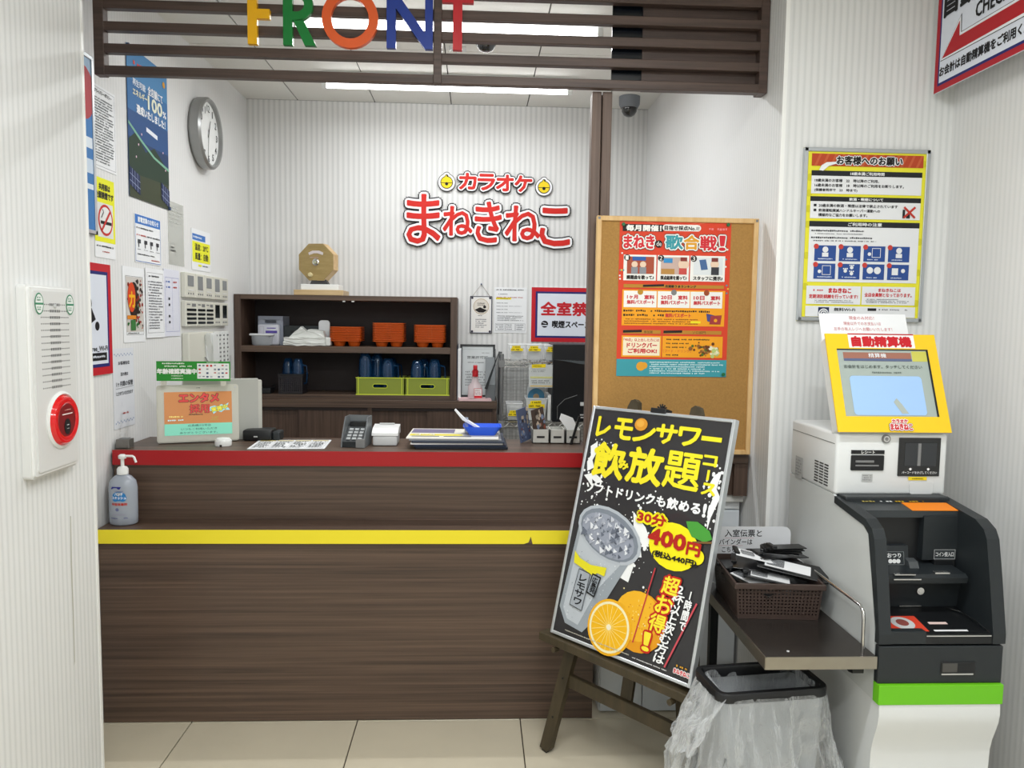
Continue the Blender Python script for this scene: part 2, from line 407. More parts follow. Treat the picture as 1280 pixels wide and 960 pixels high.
def letter(ch, polys, c, hole=None):
    bm = B()
    for pl in polys: prism(bm, pl, -.0, .019, BW(0, 0, 0, 2.745))
    obj('letter', bm, mat('letter_'+ch, c, .38, noise=.05, nscale=60), scr, label='%s letter %s' % ({'F': 'yellow', 'R': 'green', 'O': 'orange', 'N': 'blue', 'T': 'red'}[ch], ch))
b0, hL = 2.386, .186
def R_(x0, x1, z0, z1): return [(x0, z0), (x1, z0), (x1, z1), (x0, z1)]
sw = .031
letter('F', [R_(-.773, -.773+sw, b0, b0+hL), R_(-.773+sw, -.680, b0+hL-sw, b0+hL), R_(-.773+sw, -.700, b0+.083, b0+.083+sw)], '#f0b410')
def arc(cx, cz, r, a0, a1, n=10): return [(cx+r*math.cos(math.radians(a0+(a1-a0)*k/n)), cz+r*math.sin(math.radians(a0+(a1-a0)*k/n))) for k in range(n+1)]
oa = arc(-.610, b0+.133, .053, -90, 90); ia = arc(-.610, b0+.133, .024, -90, 90)
Rb = [[(oa[k][0], oa[k][1]), (oa[k+1][0], oa[k+1][1]), (ia[k+1][0], ia[k+1][1]), (ia[k][0], ia[k][1])] for k in range(10)]
letter('R', [R_(-.656, -.656+sw, b0, b0+hL), R_(-.656+sw, -.610, b0+hL-.029, b0+hL), R_(-.656+sw, -.610, b0+.080, b0+.109),
             [(-.622, b0+.080), (-.585, b0), (-.547, b0), (-.590, b0+.086)]] + Rb, '#0f7c35')
cx, cz = -.434, b0+.093
Ob = []
for k in range(32):
    a, b = 2*math.pi*k/32, 2*math.pi*(k+1)/32
    Ob.append([(cx+.094*math.cos(a), cz+.097*math.sin(a)), (cx+.094*math.cos(b), cz+.097*math.sin(b)), (cx+.063*math.cos(b), cz+.066*math.sin(b)), (cx+.063*math.cos(a), cz+.066*math.sin(a))])
letter('O', Ob, '#e4602b')
letter('N', [R_(-.312, -.312+sw, b0, b0+hL), R_(-.152-sw, -.157, b0, b0+hL), [(-.312+sw, b0+hL), (-.312+sw, b0+hL-.055), (-.152-sw, b0), (-.152-sw, b0+.052)]], '#1d3a94')
letter('T', [R_(-.089, -.058, b0, b0+hL), R_(-.126, -.089, b0+hL-sw, b0+hL), R_(-.058, -.020, b0+hL-sw, b0+hL)], '#c01f28')

# ---- post at the counter's end
o = thing('wooden_post', 'tall walnut post at the right end of the counter', 'post', loc=(.433, 2.80, .7205))
for x0, x1 in ((.397, .4295), (.4335, .467)):
    bm = B(); box(bm, x0, x1, 2.778, 2.83, .7205, 2.277, bev=.002, seg=1); obj('post_half', bm, M_POST, o)
bm = B(); box(bm, .415, .45, 2.795, 2.825, .7205, 2.27); obj('core', bm, M_DARK, o)

# ================================================================== counter
ct = thing('service_counter', 'two level walnut laminate service counter with red and yellow edge bands', 'counter', loc=(-.45, 2.95, 0))
CX0, CX1 = XL+.012, .396
bm = B(); box(bm, CX0, CX1+.05, 2.780, 2.795, .004, .672); obj('front_panel', bm, M_WOODH, ct)
bm = B(); box(bm, CX0, CX1+.07, 2.760, 2.925, .672, .7195); obj('lower_ledge', bm, M_WOODH, ct)
bm = B(); prism(bm, [(CX0, .671), (.180, .671), (.197, .677), (.205, .698), (.212, .671), (CX1+.071, .671), (CX1+.071, .7205), (CX0, .7205)], 0, .0025, BW(0, 0, 0, 2.76)); obj('yellow_edge_band', bm, M_YEL, ct, label='bright yellow edge band with a nick near its right end')
bm = B(); box(bm, CX0, CX1+.05, 2.912, 2.93, .7195, .926); obj('upper_panel', bm, M_WOODH, ct)
bm = B(); box(bm, CX0, CX1+.05, 2.9055, 3.235, .926, .980, bev=.001, seg=1); obj('worktop', bm, M_WOODH, ct)
bm = B(); box(bm, CX0, CX1+.05, 2.901, 2.905, .9255, .9805); obj('red_edge_band', bm, M_RED, ct, label='deep red edge band')
bxs('side_panel', ct, M_WOODV, [(CX0, CX0+.02, 2.93, 3.22, .0, .926), (CX1+.03, CX1+.05, 2.93, 3.22, 0, .926)])

# low brown gate and white cabinet between post and right wall
o = thing('brown_gate', 'low dark brown gate panel under the cork board', 'gate', loc=(.74, 2.80, .80))
bm = B(); box(bm, .478, 1.0, 2.775, 2.83, .965, 1.005, bev=.002, seg=1); obj('top_rail', bm, M_WOODH, o)
bxs('stile', o, M_WOODV, [(.95, 1.0, 2.78, 2.825, .845, .965), (.478, .51, 2.78, 2.825, .845, .965)])
bm = B(); box(bm, .51, .95, 2.80, 2.82, .845, .965); obj('panel', bm, M_WOODV, o)
o = thing('white_cabinet', 'low white cabinet behind the easel and under the brown gate', 'cabinet', loc=(.74, 2.9, 0))
bm = B(); box(bm, .478, .995, 2.84, 3.2, 0, .815, bev=.003); obj('body', bm, mat('cabinet_white', '#dcdfe0', .35), o)
bm = B(); box(bm, .475, .998, 2.81, 3.2, .815, .843, bev=.003); obj('top', bm, mat('cabinet_top', '#d9d8d2', .4, noise=.06, nscale=9), o)
for x0, x1 in ((.482, .642), (.646, .82), (.824, .991)):
    bm = B(); box(bm, x0, x1, 2.826, 2.84, .004, .78, bev=.002, seg=1); obj('door', bm, mat('cabinet_door', '#d5dbe0', .3), o)
bm = B(); box(bm, .482, .991, 2.828, 2.84, .785, .812, bev=.002, seg=1); obj('drawer_front', bm, mat('cabinet_white', '#dcdfe0', .35), o)

# ================================================================== back wall: logo letters and notices
def logo_mesh(z0): return None
def logo(label, rows, bells, M, name='wall_letter_sign'):
    """rows of (glyph, x0, z0, x1, z1, outline) in wall coordinates"""
    o = thing(name, label, 'sign', M)
    Wi = M.inverted()
    for (ch, x0, z0, x1, z1, gw, gb) in rows:
        a = Wi @ Vector((x0, YB, z0)); b = Wi @ Vector((x1, YB, z1))
        bm = B(); put_text(bm, ch, a.x, a.y, b.x, b.y, .004, 0, gb, 12, ext=.012)
        put_text(bm, ch, a.x, a.y, b.x, b.y, .0170, 1, gw, 12)
        p = obj('letter_backing', bm, [pm('#17181c'), pm('#f3f3f5')], o, local=True)
        bm = B(); put_text(bm, ch, a.x, a.y, b.x, b.y, .0185, 0, .0045, 6); obj('letter_face', bm, pm('#cf2a23'), p, local=True)
    for x, z, r in bells:
        c = Wi @ Vector((x, YB, z))
        bm = B(); cyl(bm, (c.x, c.y, .003), (c.x, c.y, .014), r*1.42, n=32, mi=0); cyl(bm, (c.x, c.y+r*1.05, .003), (c.x, c.y+r*1.05, .014), r*.62, n=20, mi=0)
        cyl(bm, (c.x, c.y, .014), (c.x, c.y, .0155), r*1.32, n=32, mi=1); cyl(bm, (c.x, c.y+r*1.02, .014), (c.x, c.y+r*1.02, .0154), r*.54, n=20, mi=1)
        cyl(bm, (c.x, c.y, .0155), (c.x, c.y, .0165), r*1.0, n=32, mi=0); cyl(bm, (c.x, c.y+r*.98, .0155), (c.x, c.y+r*.98, .0165), r*.28, n=16, mi=0)
        cyl(bm, (c.x, c.y, .0165), (c.x, c.y, .0175), r*.88, n=32, mi=2)
        box(bm, c.x-r*.9, c.x+r*.9, c.y-r*.12, c.y-r*.02, .0175, .018, mi=0)
        cyl(bm, (c.x, c.y-r*.22, .0175), (c.x, c.y-r*.22, .0185), r*.26, n=16, mi=0)
        cyl(bm, (c.x-r*.1, c.y+r*.98, .0165), (c.x-r*.1, c.y+r*.98, .017), r*.12, n=10, mi=2)
        obj('bell_emblem', bm, [pm('#17181c'), pm('#f3f3f5'), pm('#f0d322')], o, local=True)
    return o
def bx(cx, cy):    # point of the enlarged view on the back wall
    return (-.443+(cx-395)*(.581+.430)/(1200-395)-.0, 2.253-(cy-205)*.4395/345)
def G(ch, x0, y0, x1, y1, gw, gb):
    a = bx(x0, y1); b = bx(x1, y0); return (ch, a[0], a[1], b[0], b[1], gw, gb)
logo('large red hiragana letters with white and black outline on the back wall',
     [G('ま', 418, 240, 572, 462, .017, .024), G('ね', 588, 292, 722, 422, .015, .022), G('き', 738, 268, 860, 452, .016, .023), G('ね', 880, 284, 1042, 442, .016, .023), G('こ', 1045, 290, 1185, 462, .017, .024)], [],
     BW(.07, 1.90))
k0, k1 = bx(545, 0)[0], bx(1112, 0)[0]
logo('smaller red katakana letters between two yellow bells on the back wall',
     [G(ch, 662+i*87, 140+i*2, 740+i*87, 210+i*2, .012, .018) for i, ch in enumerate('カラオケ')],
     [(bx(602, 0)[0], bx(0, 182)[1], .037), (bx(1060, 0)[0], bx(0, 194)[1], .037)], BW(.11, 2.235))

RN, RNV = '#c3202c', '#25296e'
def framed_notice(label, M, W, H, name='notice_board'):
    o = sheet(name, label, 'sign', M, W, H, t=.006, col=pm('#dfe5f0'))
    return o, Art(W, H, .006)
# no smoking notice behind the post
o, a = framed_notice('red and navy bordered no smoking notice on the back wall behind the post', BW(.60, 1.352, .001), .54, .326)
a.rect(0, 0, 1, 1, RN, 1); a.rect(.045, .075, .955, .925, RNV, 2); a.rect(.068, .112, .932, .888, '#dfe5f0', 3)
a.text('全室禁煙', .105, .27, .80, .51, '#c3202c', 4, bold=.0035)
a.text('喫煙スペース', .235, .61, .66, .74, '#15151a', 4, bold=.0018); a.disc(.15, .675, .021, '#15151a', 4)
a.line(.115, .70, .185, .70, .006, '#dfe5f0', 5); a.line(.125, .645, .17, .665, .004, '#dfe5f0', 5); a.build(o)
# hanging certificate
o = sheet('framed_certificate', 'small dark edged certificate hanging from a string on the back wall', 'certificate', BW(.028, 1.398, .001), .130, .222, t=.004, edge=mat('frame_indigo', '#2d2a3c', .5), fw_=.004, fd=.007)
a = Art(.130, .222, .004); a.rect(.06, .04, .94, .96, '#eceae6', 1); a.disc(.5, .28, .047, '#b9a27c', 2); a.disc(.5, .28, .044, '#ded8ce', 3)
a.poly([(.2, .37), (.45, .30), (.78, .38), (.6, .44), (.4, .44)], '#201c1c', 4); a.disc(.66, .29, .009, '#201c1c', 4); a.fine(.33, .17, .67, .26, 2, '#4a3f3a', 4)
a.fine(.36, .51, .62, .54, 1, '#33303a'); a.fine(.25, .60, .75, .86, 5, '#8d8b90')
for u, v in ((.09, .05), (.91, .05), (.09, .95), (.91, .95)): a.disc(u, v, .007, '#2d2a3c', 2, n=8)
a.build(o)
bm = B(); tube(bm, [(-.052, .222, .004), (0, .292, .004), (.052, .222, .004)], .0012, 6); obj('string', bm, mat('string_tan', '#8e8376', .8), o, local=True)
bm = B(); lathe(bm, [(0, 0), (.005, 0), (.004, .012), (0, .012)], n=10, M=Matrix.Translation((0, .293, -.001))); obj('pin', bm, mat('pin_blue', '#34466e', .4), o, local=True)
# A4 note
o = sheet('paper_notice', 'white typed sheet with one yellow highlighted line beside the hanging certificate', 'notice', BW(.204, 1.402, .001), .195, .272)
a = Art(.195, .272, .0012); a.fine(.06, .03, .94, .075, 1, '#33363c'); a.fine(.1, .13, .5, .16, 1, '#666a70'); a.rect(.05, .225, .52, .262, '#f0e12a', 1); a.fine(.07, .20, .92, .235, 1, '#b0443c'); a.fine(.06, .232, .5, .258, 1, '#444')
for v in (.33, .40, .47, .54): a.fine(.07, v, .44, v+.025, 1, '#5a5d63')
for v in (.40, .54): a.fine(.45, v, .85, v+.02, 1, '#888b90')
a.fine(.1, .61, .9, .74, 4, '#77797e')
for u in (.04, .35, .66): a.box(u, .79, u+.30, .955, '#6a6c72', .0012); a.fine(u+.03, .80, u+.26, .94, 3, '#8c8e93')
a.build(o)

# ================================================================== left wall notices and devices
# large campaign poster, curling at its foot (mascot left out)
pb = mat('poster_blue', '#2e5d94', .28, noise=.25, nscale=6)
o = sheet('campaign_poster', 'tall glossy blue poster curling off the left wall before the clock', 'poster', LW(3.315, 1.935, .003), .39, .575, t=.001, col=pb, curl=0)
a = Art(.39, .575, .001)
a.rect(0, 0, 1, .22, '#4d87b8', 1); a.rect(0, .22, 1, .42, '#3b70a6', 1); a.rect(0, .42, 1, .60, '#2c5186', 1); a.rect(0, .60, 1, .76, '#27406a', 1); a.rect(0, .76, 1, 1, '#3d4430', 1)
a.poly([(0, .62), (.18, .55), (.4, .66), (.62, .6), (1, .72), (1, .82), (0, .84)], '#253a2b', 2)
a.poly([(0, .50), (.3, .585), (.62, .66), (1, .70), (1, .72), (.6, .675), (.28, .60), (0, .52)], '#7fb59a', 3)
for u0, u1, v in ((.0, .24, .80), (.78, 1, .82)):
    a.poly([(u0, v), (u1, v+.04), (u1+(.0), v+.17), (u0, v+.12)], '#1d2a55', 4)
    for k in range(1, 4): a.line(u0+(u1-u0)*k/4, v+.01*k, u0+(u1-u0)*k/4, v+.12+.012*k, .002, '#aab6d8', 5)
    for k in range(1, 3): a.line(u0, v+.045*k, u1, v+.04+.045*k, .002, '#aab6d8', 5)
a.text('全店舗にて', .48, .185, .86, .245, '#f4f6fa', 4, bold=.001); a.text('再生可能', .12, .20, .42, .245, '#dfe8f4', 4, bold=.001)
a.text('エネルギー', .12, .265, .46, .31, '#e8e6c8', 4, bold=.001); a.text('100', .48, .255, .84, .345, '#e9ecd8', 4, bold=.003); a.text('%', .86, .295, .95, .34, '#f4f6fa', 4, bold=.001)
a.text('達成いたしました！', .2, .36, .92, .42, '#f4f6fa', 4, bold=.0014)
a.poly([(.42, .48), (.70, .50), (.70, .53), (.42, .51)], '#e7ecf4', 4); a.disc(.9, .10, .013, '#e3a12e', 4); a.fine(.14, .07, .42, .12, 1, '#e05a52', 4)
for u, v in ((.22, .63), (.3, .55), (.84, .60), (.9, .72), (.16, .72)): a.disc(u, v, .005, '#e9c4d6', 5, n=6)
a.build(o)
for (y, z) in ((3.13, 2.505), (3.505, 1.94)):
    bm = B(); cyl(bm, (XL+.002, y, z), (XL+.012, y, z), .007, n=10); obj('push_pin', bm, mat('pin_blue', '#34466e', .4), o)

# wall clock
ck = thing('wall_clock', 'round silver rimmed wall clock with white face on the left wall', 'clock', LW(3.915, 2.188, .001))
bm = B(); lathe(bm, [(0, 0), (.158, 0), (.167, .012), (.168, .05), (.160, .060), (.150, .058), (.149, .040), (0, .040)], n=48, M=Matrix.Translation((0, .167, 0))); obj('case', bm, mat('clock_silver', '#9b9c9b', .35, .6), ck, local=True, smooth=35)
bm = B(); lathe(bm, [(0, .0405), (.149, .0405)], n=48, M=Matrix.Translation((0, .167, 0))); obj('face', bm, mat('clock_face', '#eef0ef', .5), ck, local=True)
for k in range(1, 13):
    t = math.radians(90-30*k); x, y = .5+.118*math.cos(t)/.30, .5-.118*math.sin(t)/.30; wd_ = .016 if k == 1 else .036 if k < 10 else .062
    a = Art(.30, .30, .0412); a.text(str(k), x-wd_, y-.052, x+wd_, y+.052, '#3c3e42', 2, bold=.0006)
    o2 = a.build(ck, 'numeral'); o2.location = (0, .017, 0)
for ln, w, ang in ((.07, .006, 68), (.115, .004, 262)):
    bm = B(); t = math.radians(ang); d = Vector((math.cos(t), math.sin(t))); n = Vector((-d.y, d.x))*w/2
    c = Vector((0, .167)); ps = [c-d*.02+n, c+d*ln+n*.5, c+d*ln-n*.5, c-d*.02-n]; prism(bm, [(p.x, p.y) for p in ps], .0435, .0445); obj('clock_hand', bm, M_BLACK, ck, local=True)

# framed blue poster, mostly hidden by the near wall
o = sheet('framed_poster', 'aluminium framed blue poster cut off by the near left wall', 'poster', LW(2.62, 1.755, .001), .43, .606, t=.01, col=pm('#a9c3dc'), edge=M_ALU, fw_=.014, fd=.014)
a = Art(.43, .606, .0102); a.rect(.5, .3, .97, .98, '#3f7ab8', 1); a.disc(.84, .22, .075, '#b34148', 2, ry=.09); a.rect(.76, .46, .96, .52, '#dfe8f1', 2); a.rect(.76, .58, .96, .66, '#cddcec', 2); a.rect(.78, .72, .96, .75, '#dfe8f1', 2); a.build(o)
bm = B(); box(bm, -.05, .05, .602, .628, .002, .03, bev=.006); obj('clamp', bm, M_WHITE, o, local=True); wall_x = 0
# privacy notice
o = sheet('paper_notice', 'white typed privacy notice above the yellow no smoking sheet', 'notice', LW(2.925, 1.994, .001), .19, .290)
a = Art(.19, .29, .0012); a.box(.04, .03, .96, .97, '#7b7d82', .0012); a.text('プライバシーポリシー', .16, .055, .84, .10, '#2a2c30', bold=.0005); a.fine(.1, .14, .9, .93, 24, '#55575c'); a.build(o)
# yellow no smoking sheet
o = sheet('paper_notice', 'yellow and white no smoking sheet with red circle near the near wall edge', 'notice', LW(2.915, 1.680, .001), .155, .283)
a = Art(.155, .283, .0012); a.rect(.0, .0, 1, .80, '#ecec27', 1); a.text('共用部は', .24, .07, .78, .15, '#2a2a18', bold=.0012); a.text('全面禁煙です', .06, .17, .94, .255, '#2a2a18', bold=.0013)
a.rect(.14, .31, .90, .74, '#dfe1de', 2); a.disc(.52, .52, .056, '#c62f2a', 3); a.disc(.52, .52, .047, '#e7e8e6', 4)
a.rect(.26, .535, .80, .575, '#1c1c1c', 5); a.line(.30, .50, .42, .42, .005, '#1c1c1c', 5); a.line(.42, .42, .36, .39, .004, '#1c1c1c', 5); a.line(.30, .66, .76, .39, .010, '#c62f2a', 6)
a.fine(.06, .835, .94, .875, 1, '#3a3a3a'); a.fine(.3, .905, .7, .935, 1, '#b8483c'); a.build(o)
# red framed wifi board cut by near wall
o, a = framed_notice('red bordered free wireless notice cut off by the near left wall', LW(2.70, 1.262, .001), .47, .395)
a.rect(0, 0, 1, 1, RN, 1); a.rect(.05, .07, .95, .93, RNV, 2); a.rect(.075, .1, .925, .90, '#dfe5f0', 3)
a.disc(.62, .36, .03, '#17181c', 4); a.poly([(.55, .42), (.68, .40), (.74, .50), (.62, .56)], '#17181c', 4); a.disc(.76, .56, .016, '#17181c', 4)
a.text('_free_Wi-Fi', .62, .74, .915, .79, '#222428', 4, bold=.0008); a.poly([(.6, .80), (.90, .80), (.90, .87), (.6, .87)], '#17181c', 4); a.fine(.68, .815, .88, .855, 1, '#dfe5f0', 5); a.build(o)
# settings notice (blue header)
o = sheet('paper_notice', 'laminated notice with blue header and small pictograms under the tall blue poster', 'notice', LW(3.287, 1.686, .001), .255, .190+.0)
a = Art(.255, .19, .0012); a.box(.02, .01, .98, .98, '#3f6db4', .0025); a.rect(.02, .01, .98, .20, '#3f78c4', 1); a.text('節電営業のお知らせ', .12, .05, .90, .16, '#f2f6fb', 2, bold=.0008)
a.fine(.06, .25, .72, .31, 1, '#33363c'); a.fine(.06, .40, .42, .46, 1, '#c0504a'); a.fine(.44, .40, .95, .46, 1, '#44474d')
for u in (.10, .34, .56, .80): a.rect(u, .52, u+.11, .60, '#3a3c42', 2); a.rect(u+.02, .60, u+.05, .68, '#3a3c42', 2); a.fine(u-.02, .71, u+.14, .74, 1, '#55585e')
a.fine(.08, .80, .94, .85, 1, '#33363c'); a.fine(.6, .89, .95, .94, 1, '#b0443c'); a.build(o)
# translucent sleeve
o = sheet('plastic_sleeve', 'nearly clear plastic sleeve stuck on the left wall below the clock', 'sleeve', LW(3.59, 1.702, .001), .18, .275, t=.001, col=mat('sleeve', '#d9dbd4', .25, alpha=.45))
a = Art(.18, .275, .001); a.box(.08, .66, .46, .96, '#8b8e8a', .0012); a.fine(.12, .70, .42, .80, 2, '#5a5c5a'); a.fine(.1, .06, .9, .35, 5, '#c4c6c0', fill=.3); a.build(o)
# temperature notice
o = sheet('paper_notice', 'yellow air conditioning notice right of the plastic sleeve', 'notice', LW(3.905, 1.696, .001), .26, .195)
a = Art(.26, .195, .0012); a.rect(.04, .12, .72, .27, '#3f78c4', 1); a.fine(.08, .15, .66, .24, 1, '#e6eefa'); a.rect(.03, .30, .97, .80, '#eeee30', 1)
a.text('温度：28℃', .16, .35, .86, .51, '#2c2c18', 2, bold=.001); a.text('風量：自動', .16, .57, .86, .74, '#2c2c18', 2, bold=.001); a.rect(.32, .85, .5, .90, '#eeee30', 1); a.fine(.55, .85, .93, .90, 1, '#44474d'); a.build(o)
# food poster
o = sheet('food_poster', 'laminated poster with a red food picture, left of three sheets in a row', 'poster', LW(3.142, 1.370, .001), .197, .293)
a = Art(.197, .293, .0012); a.rect(.13, .13, .90, .86, '#cfcac4', 1); a.box(.12, .12, .91, .90, '#3a3a3a', .0012)
rnd = random.Random(3)
a.disc(.48, .45, .048, '#2a1d1a', 2, ry=.075)
for k in range(46): a.disc(rnd.uniform(.60, .86), rnd.uniform(.16, .80), rnd.uniform(.004, .011), rnd.choice(['#8e2a20', '#b23a2c', '#2a1d1a', '#c9c2b8']), 3, n=7)
for k in range(22): a.disc(rnd.uniform(.17, .7), rnd.uniform(.15, .82), rnd.uniform(.003, .009), rnd.choice(['#2f6b35', '#2a1d1a', '#8e2a20']), 3, n=7)
a.disc(.36, .40, .035, '#d6471f', 4, ry=.058); a.text('力', .24, .33, .50, .53, '#f0b41c', 5, bold=.003); a.rect(.15, .64, .55, .69, '#e08a2a', 4); a.rect(.3, .70, .52, .84, '#39753c', 4)
a.fine(.18, .865, .86, .89, 1, '#222'); a.build(o)
o = sheet('paper_notice', 'laminated typed sheet in the middle of three in a row', 'notice', LW(3.337, 1.384, .004), .185, .285)
a = Art(.185, .285, .0012); a.box(.07, .06, .95, .93, '#85878c', .0012); a.fine(.16, .09, .9, .13, 1, '#2a2c30'); a.fine(.13, .17, .9, .88, 18, '#808287'); a.build(o)
o = sheet('paper_notice', 'sheet with blue and red headings over two columns, rightmost of three', 'notice', LW(3.521, 1.386, .002), .176, .292, col=mat('bluish_paper', '#dfe1ec', .6))
a = Art(.176, .292, .0012); a.box(.08, .12, .96, .93, '#7a82c0', .0012); a.rect(.51, .12, .517, .90, '#7a82c0', 2)
for r, v in enumerate((.16, .24)): a.fine(.14, v, .46, v+.05, 1, '#3f6fc0'); a.fine(.58, v, .9, v+.05, 1, '#c0504a')
for v in (.42, .51, .68, .77): a.rect(.27, v, .36, v+.035, '#26272c', 2)
a.build(o)
# handwritten note
o = sheet('paper_notice', 'white notice with scalloped blue border low on the left wall above the counter', 'notice', LW(3.034, 1.048, .001), .176, .302, col=mat('bluish_paper2', '#dde0e6', .6))
a = Art(.176, .302, .0012)
for k in range(12):
    for v in (.07, .93): a.disc(.08+.84*k/11, v+(.018 if k % 2 else 0)*(1 if v < .5 else -1), .0035, '#7f93b8', 1, n=6)
for v, t, u0, u1 in ((.16, 'お客様各位', .24, .78), (.30, '忘れ物は', .34, .70), (.41, '1ヶ月間の保管', .12, .92), (.54, 'とさせていただきます', .12, .92)): a.text(t, u0, v, u1, v+(.065 if v > .35 and v < .5 else .045), '#3a3c44', 2, bold=.0004)
a.line(.1, .50, .95, .49, .0012, '#6a6c74', 2); a.fine(.4, .80, .74, .84, 1, '#b0443c'); a.build(o)

# thermostats and switch panels
M_LCD = mat('lcd_grey', '#84888a', .25); M_LCDD = mat('lcd_dark', '#1f2426', .2)
def wall_ctl(label, y0, y1, z0, z1, kind, grp):
    W, H = y1-y0, z1-z0
    o = thing('wall_controller', label, 'control panel', LW((y0+y1)/2, z0, .0), group=grp)
    bm = B(); box(bm, -W/2+.001, W/2-.001, 0, H, .0005, .022, bev=.003); obj('case', bm, M_OFFW, o, local=True)
    if kind < 3:
        bm = B(); h0, h1 = (.45, .88) if kind == 1 else (.34, .90); box(bm, -W*.28, W*.28, H*h0, H*h1, .0215, .0235); obj('display', bm, M_LCDD if kind == 2 else M_LCD, o, local=True)
        bm = B(); box(bm, -W*.26, W*.26, H*.27, H*.31, .022, .0235); obj('button_bar', bm, M_WHITE, o, local=True)
        bxs('button', o, M_GREY, [(s*W-.005, s*W+.005, H*.12, H*.19, .022, .024) for s in (-.22, 0, .22)], local=True)
    else:
        bxs('switch_row', o, M_LCDD, [(-W*.40, W*.40, H*(.10+.17*k), H*(.19+.17*k), .022, .0245) for k in range(4)], local=True)
        bxs('caption', o, M_GREY, [(-W*.38, -W*.10, H*.84, H*.89, .022, .0228), (W*.05, W*.4, H*.78, H*.9, .022, .0228)], local=True)
    return o
ys = [3.632, 3.765, 3.885, 4.010, 4.130, 4.245]
ordn = ['leftmost', 'second', 'third', 'fourth', 'rightmost']
for i in range(5): wall_ctl('wall thermostat with grey display, %s of the upper row of five' % ordn[i], ys[i], ys[i+1], 1.562, 1.676, 1 if i in (0, 2, 4) else 0, 'thermostats on the left wall')
yb = [3.630, 3.775, 3.895, 4.010, 4.125, 4.240]
for i in range(5): wall_ctl(('switch panel with four dark switch rows, %s of the lower row' if i < 3 else 'wall thermostat with black display, %s of the lower row') % ordn[i], yb[i], yb[i+1], 1.428, 1.546, 3 if i < 3 else 2, 'switch panels on the left wall')
# intercom
o = thing('wall_intercom', 'cream wall intercom with handset and four strips of call buttons', 'intercom', LW(3.95, 1.15, 0))
bm = B(); box(bm, -.32, .17, 0, .25, .0005, .035, bev=.006); obj('base', bm, M_OFFW, o, local=True)
bm = B(); prism(bm, [(-.13, .245), (-.06, .245), (-.035, .20), (-.02, .12), (-.025, .0), (-.10, .0), (-.095, .10), (-.115, .19)], .036, .075); bmesh.ops.bevel(bm, geom=bm.edges[:], offset=.008, segments=2, affect='EDGES'); obj('handset', bm, M_WHITE, o, local=True, smooth=50)
bm = B(); tube(bm, [(-.13, .13, .04), (-.12, .10, .055), (-.09, .105, .06), (-.07, .13, .05)], .003); obj('cord', bm, M_GREY, o, local=True)
for k in range(4):
    x = .0+k*.058
    bm = B(); box(bm, x, x+.05, .0, .25, .036, .046, bev=.002, seg=1); st = obj('button_strip', bm, M_WHITE, o, local=True)
    bm = B(); rnd = random.Random(k)
    for j in range(11): box(bm, x+.010, x+.010+rnd.uniform(.014, .026), .012+j*.0215, .020+j*.0215, .046, .0475)
    obj('button_caption', bm, M_GREY, st, local=True, kind='stuff')
bm = B(); box(bm, .262, .31, .04, .12, .0005, .03, bev=.004); obj('cover_plate', bm, M_LGREY, o, local=True)

# ================================================================== near wall: alarm panel
al = thing('alarm_panel', 'tall white fire alarm panel with red lamp on the near left wall', 'alarm', NW(2.137, 1.050, 0))
AW, AH = .232, .500
bm = B(); prism(bm, rrect(AW, AH, .012, 3, 0, AH/2), .0005, .030); bmesh.ops.bevel(bm, geom=[e for e in bm.edges if all(v.co.z > .029 for v in e.verts)], offset=.007, segments=3, affect='EDGES'); obj('case', bm, mat('alarm_white', '#e3e4e2', .35), al, local=True, smooth=40)
bm = B(); prism(bm, rrect(AW-.034, AH-.030, .010, 3, 0, AH/2), .030, .0335); obj('cover', bm, mat('alarm_cover', '#d9dad8', .38), al, local=True)
bm = B()
for r in range(14):
    for k in range(16):
        big = 4 < k < 11
        x = -.066+k*.0088; y = .232+r*.0168
        s = .0026 if big else .0019
        vs = [bm.verts.new((x+dx*s, y+dy*s*(1.3 if big else .8), .0338)) for dx, dy in ((-1, -1), (1, -1), (1, 1), (-1, 1))]; bm.faces.new(vs)
obj('speaker_holes', bm, mat('hole_dark', '#3c3d3d', .8), al, local=True, kind='stuff')
for s in (-1, 1):
    bm = B(); lathe(bm, [(0, .034), (.021, .034), (.021, .0345), (0, .0345)], c=(s*.076, .452, 0), n=20, sy=1.35); p = obj('green_sticker', bm, pm('#e6eae6'), al, local=True)
    a = Art(.042, .06, .0346); a.disc(.5, .5, .021, '#3f8a66', 1, ry=.028); a.disc(.5, .5, .0175, '#e6eae6', 2, ry=.0245); a.rect(.08, .46, .92, .54, '#3f8a66', 3); a.fine(.25, .18, .75, .40, 2, '#3f8a66', 3); a.fine(.25, .6, .75, .8, 2, '#3f8a66', 3); q = a.build(p, 'print'); q.location = (s*.076, .422, 0)
bm = B(); lathe(bm, [(0, .034), (.006, .034), (.005, .037), (0, .037)], c=(0, .447, 0), n=14); obj('key_cap', bm, M_LGREY, al, local=True)
lc = (.018, .140, 0)
bm = B(); lathe(bm, [(.078, .033), (.078, .036), (.071, .040), (.068, .036)], c=lc, n=40); obj('lamp_bezel', bm, mat('alarm_white', '#e3e4e2', .35), al, local=True, smooth=40)
bm = B(); lathe(bm, [(0, .046), (.045, .047), (.052, .050), (.062, .048), (.069, .035)], c=lc, n=40); obj('lamp_lens', bm, mat('alarm_red', '#c4141a', .12, emit=.12, ecol='#ff1a12', coat=.6), al, local=True, smooth=50)
bm = B(); lathe(bm, [(0, .0475), (.044, .0478), (.046, .0465)], c=lc, n=32); obj('push_plate', bm, mat('alarm_deep', '#7f1519', .3, coat=.3), al, local=True)
bm = B(); lathe(bm, [(0, .049), (.016, .049), (.016, .048)], c=(lc[0], lc[1]-.018, 0), n=20, sy=1.35); obj('push_button', bm, M_BLACK, al, local=True)
